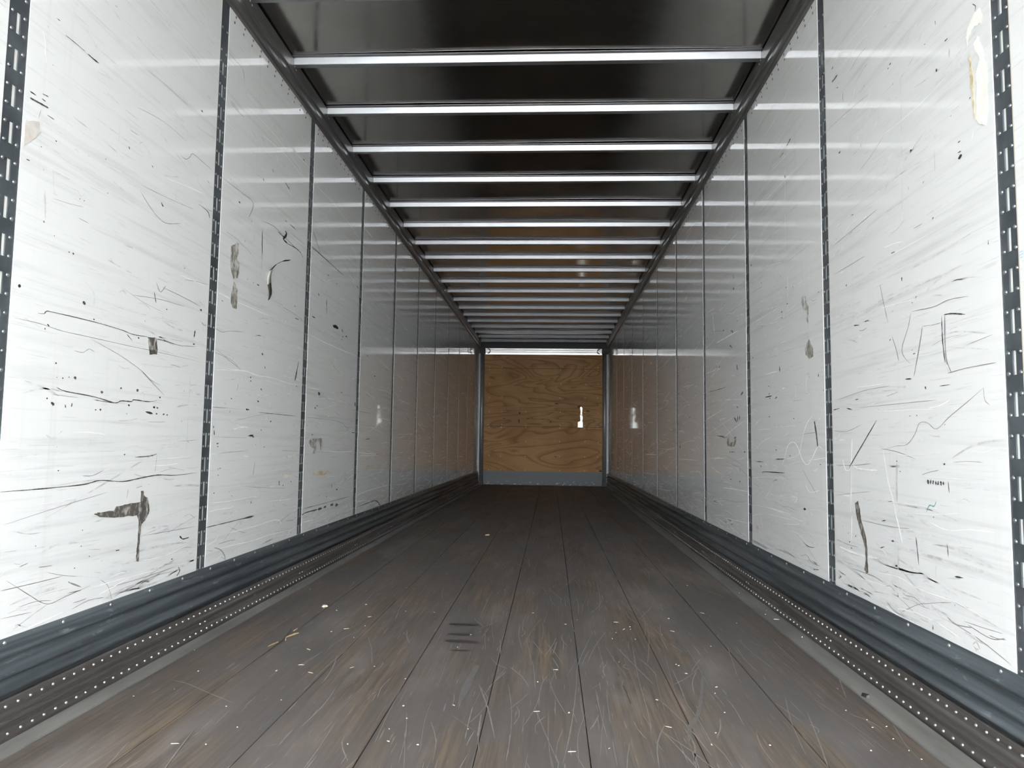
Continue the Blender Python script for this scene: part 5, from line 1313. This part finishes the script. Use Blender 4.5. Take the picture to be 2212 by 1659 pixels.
patch('torn_lining', 'Rpeel1', M['peel'], 1, 'upper white torn spot in the lining beside the right post', 'tear')
patch('torn_lining', 'Rpeel2', M['peel'], 1, 'long white torn strip in the lining beside the right post', 'tear')
patch('torn_fibre', 'Ryel', M['yellow'], 1, 'thin yellowed line of torn fibre along the white tear', 'fibre', .0017)
patch('tape_residue', 'Rres1', M['residue_light'], 1, 'brown tape residue with a long drip on the right wall', 'tape residue')
patch('tape_residue', 'Rres2', M['residue_light'], 1, 'brown oval glue spot on the right wall below the dripping residue', 'tape residue')
patch('stain', 'RU', M['residue_light'], 1, 'grey U-shaped smear on the right wall', 'stain')
patch('rubber_streak', 'Rstreak', M['residue'], 1, 'long dark slanting rubber streak low on the right wall', 'streak')

# curled strip of tape that hangs off the left wall
tape = tag(empty('hanging_tape', (-HW, 3.70, 1.52)), 'curled strip of torn tape peeling off the left wall', 'tape')
path = [(.001, 3.705, 1.522), (.006, 3.712, 1.548), (.003, 3.715, 1.575), (.002, 3.700, 1.605), (.003, 3.692, 1.640), (.010, 3.695, 1.675), (.030, 3.712, 1.708), (.055, 3.745, 1.735), (.072, 3.790, 1.748)]
wd = [.012, .024, .026, .030, .034, .032, .030, .028, .020]
def strip_part(i0, i1, mat, name):
    mb = MB()
    for i in range(i0, i1 + 1):
        d, y, z = path[i]
        for s in (-1, 1):
            for t in (0, .0012):
                mb.v.append((d + t, y - 3.70 + s * wd[i] * .72, z - 1.52 + s * wd[i] * .35))
    for k_ in range(i1 - i0):
        b = k_ * 4
        for q in ((0, 1, 5, 4), (2, 6, 7, 3), (0, 4, 6, 2), (1, 3, 7, 5)):
            mb.f.append(tuple(b + w for w in q)); mb.mi.append(0); mb.sm.append(True)
    mb.f.append((0, 2, 3, 1)); b = (i1 - i0) * 4; mb.f.append((b, b + 1, b + 3, b + 2)); mb.mi += [0, 0]; mb.sm += [False, False]
    return mb.build(name, mat, tape)
strip_part(0, 3, M['tape_dark'], 'tape_tail')
strip_part(3, 5, M['tape_white'], 'tape_strip')
strip_part(5, 8, M['tape_dark'], 'tape_curl')

# ------------------------------------------------------------------ litter on the floor
def chip_mesh(r, L_, W_, H_):
    mb = MB(); n_ = 7
    top, bot = [], []
    for k_ in range(n_):
        a = 2 * math.pi * k_ / n_
        w = r.uniform(.65, 1.1)
        bot.append((math.cos(a) * L_ * w, math.sin(a) * W_ * w, 0))
        top.append((math.cos(a) * L_ * w * .8, math.sin(a) * W_ * w * .7, H_ * r.uniform(.6, 1.1)))
    mb.poly(top); mb.poly(list(reversed(bot)))
    for k_ in range(n_):
        j = (k_ + 1) % n_
        mb.poly([bot[k_], bot[j], top[j], top[k_]])
    return mb.mesh('wood_chip', M['chip'])
chips = [chip_mesh(rnd, rnd.uniform(.0035, .0075), rnd.uniform(.0022, .004), rnd.uniform(.0015, .003)) for _ in range(6)] + \
        [chip_mesh(rnd, rnd.uniform(.010, .018), rnd.uniform(.0012, .0022), .0016) for _ in range(3)]
for i, (x, y) in enumerate(CHIPS):
    if abs(x) > 1.25: continue
    ci = rnd.choice((0, 1, 2, 3, 4, 5, 0, 1, 2, 3, 4, 5, 6, 7, 8))
    o = bpy.data.objects.new('wood_chip' if ci < 6 else 'wood_sliver', chips[ci])
    o.location = (x, y, .0032 if (x < seams[0] or x > seams[-1]) else .0004)
    o.rotation_euler = (0, 0, rnd.uniform(0, 6.28))
    sc = .62 + .10 * min(y, 6); o.scale = (sc, sc, sc)
    kind_ = 'wood chip' if ci < 6 else 'wood sliver'
    if x < seams[0]: where = 'on the grey edge strip along the left wall'
    elif x > seams[-1]: where = 'on the grey edge strip along the right wall'
    else:
        bi = max(k_ for k_ in range(8) if x >= seams[k_])
        where = 'on the ' + ('first', 'second', 'third', 'fourth')[bi if bi < 4 else 7 - bi] + ' floor board from the ' + ('left' if bi < 4 else 'right') + ' wall'
    link(o); tag(o, ('tiny pale ' if ci < 6 else 'thin pale ') + kind_ + ' ' + where, kind_, kind_ + 's ' + where)
o = MB()
def one(name, mat, loc, L_, W_, H_, rot, label, cat):
    me = chip_mesh(rnd, L_, W_, H_); me.materials.clear(); me.materials.append(mat)
    ob = bpy.data.objects.new(name, me); ob.location = loc; ob.rotation_euler = (0, 0, rot)
    link(ob); return tag(ob, label, cat)
one('bark_chip', M['chip_brown'], (-.39, 6.644, .0004), .026, .016, .012, .4, 'brown bark chip lying alone on the third floor board from the left wall', 'bark chip')
one('wood_lump', M['chip'], (-.93, 3.667, .0004), .022, .011, .010, .9, 'larger pale lump of splintered wood near the left floor edge', 'wood chip')
one('rubber_scrap', M['rubber'], (1.187, 2.543, .0034), .017, .009, .010, 2.4, 'small black curled rubber scrap beside the right edge strip', 'rubber scrap')
for i, (x, y, L_, a) in enumerate(((-.925, 2.98, .05, 1.35), (-.905, 3.06, .035, 1.9), (-.898, 3.12, .045, 1.2), (-.915, 3.21, .03, 1.5))):
    one('wood_splinter', M['chip_brown'], (x, y, .001), L_, .0035, .005, a, 'brown splinter beside the cracked seam in the left floor boards', 'splinter')['group'] = 'splinters at the cracked seam'
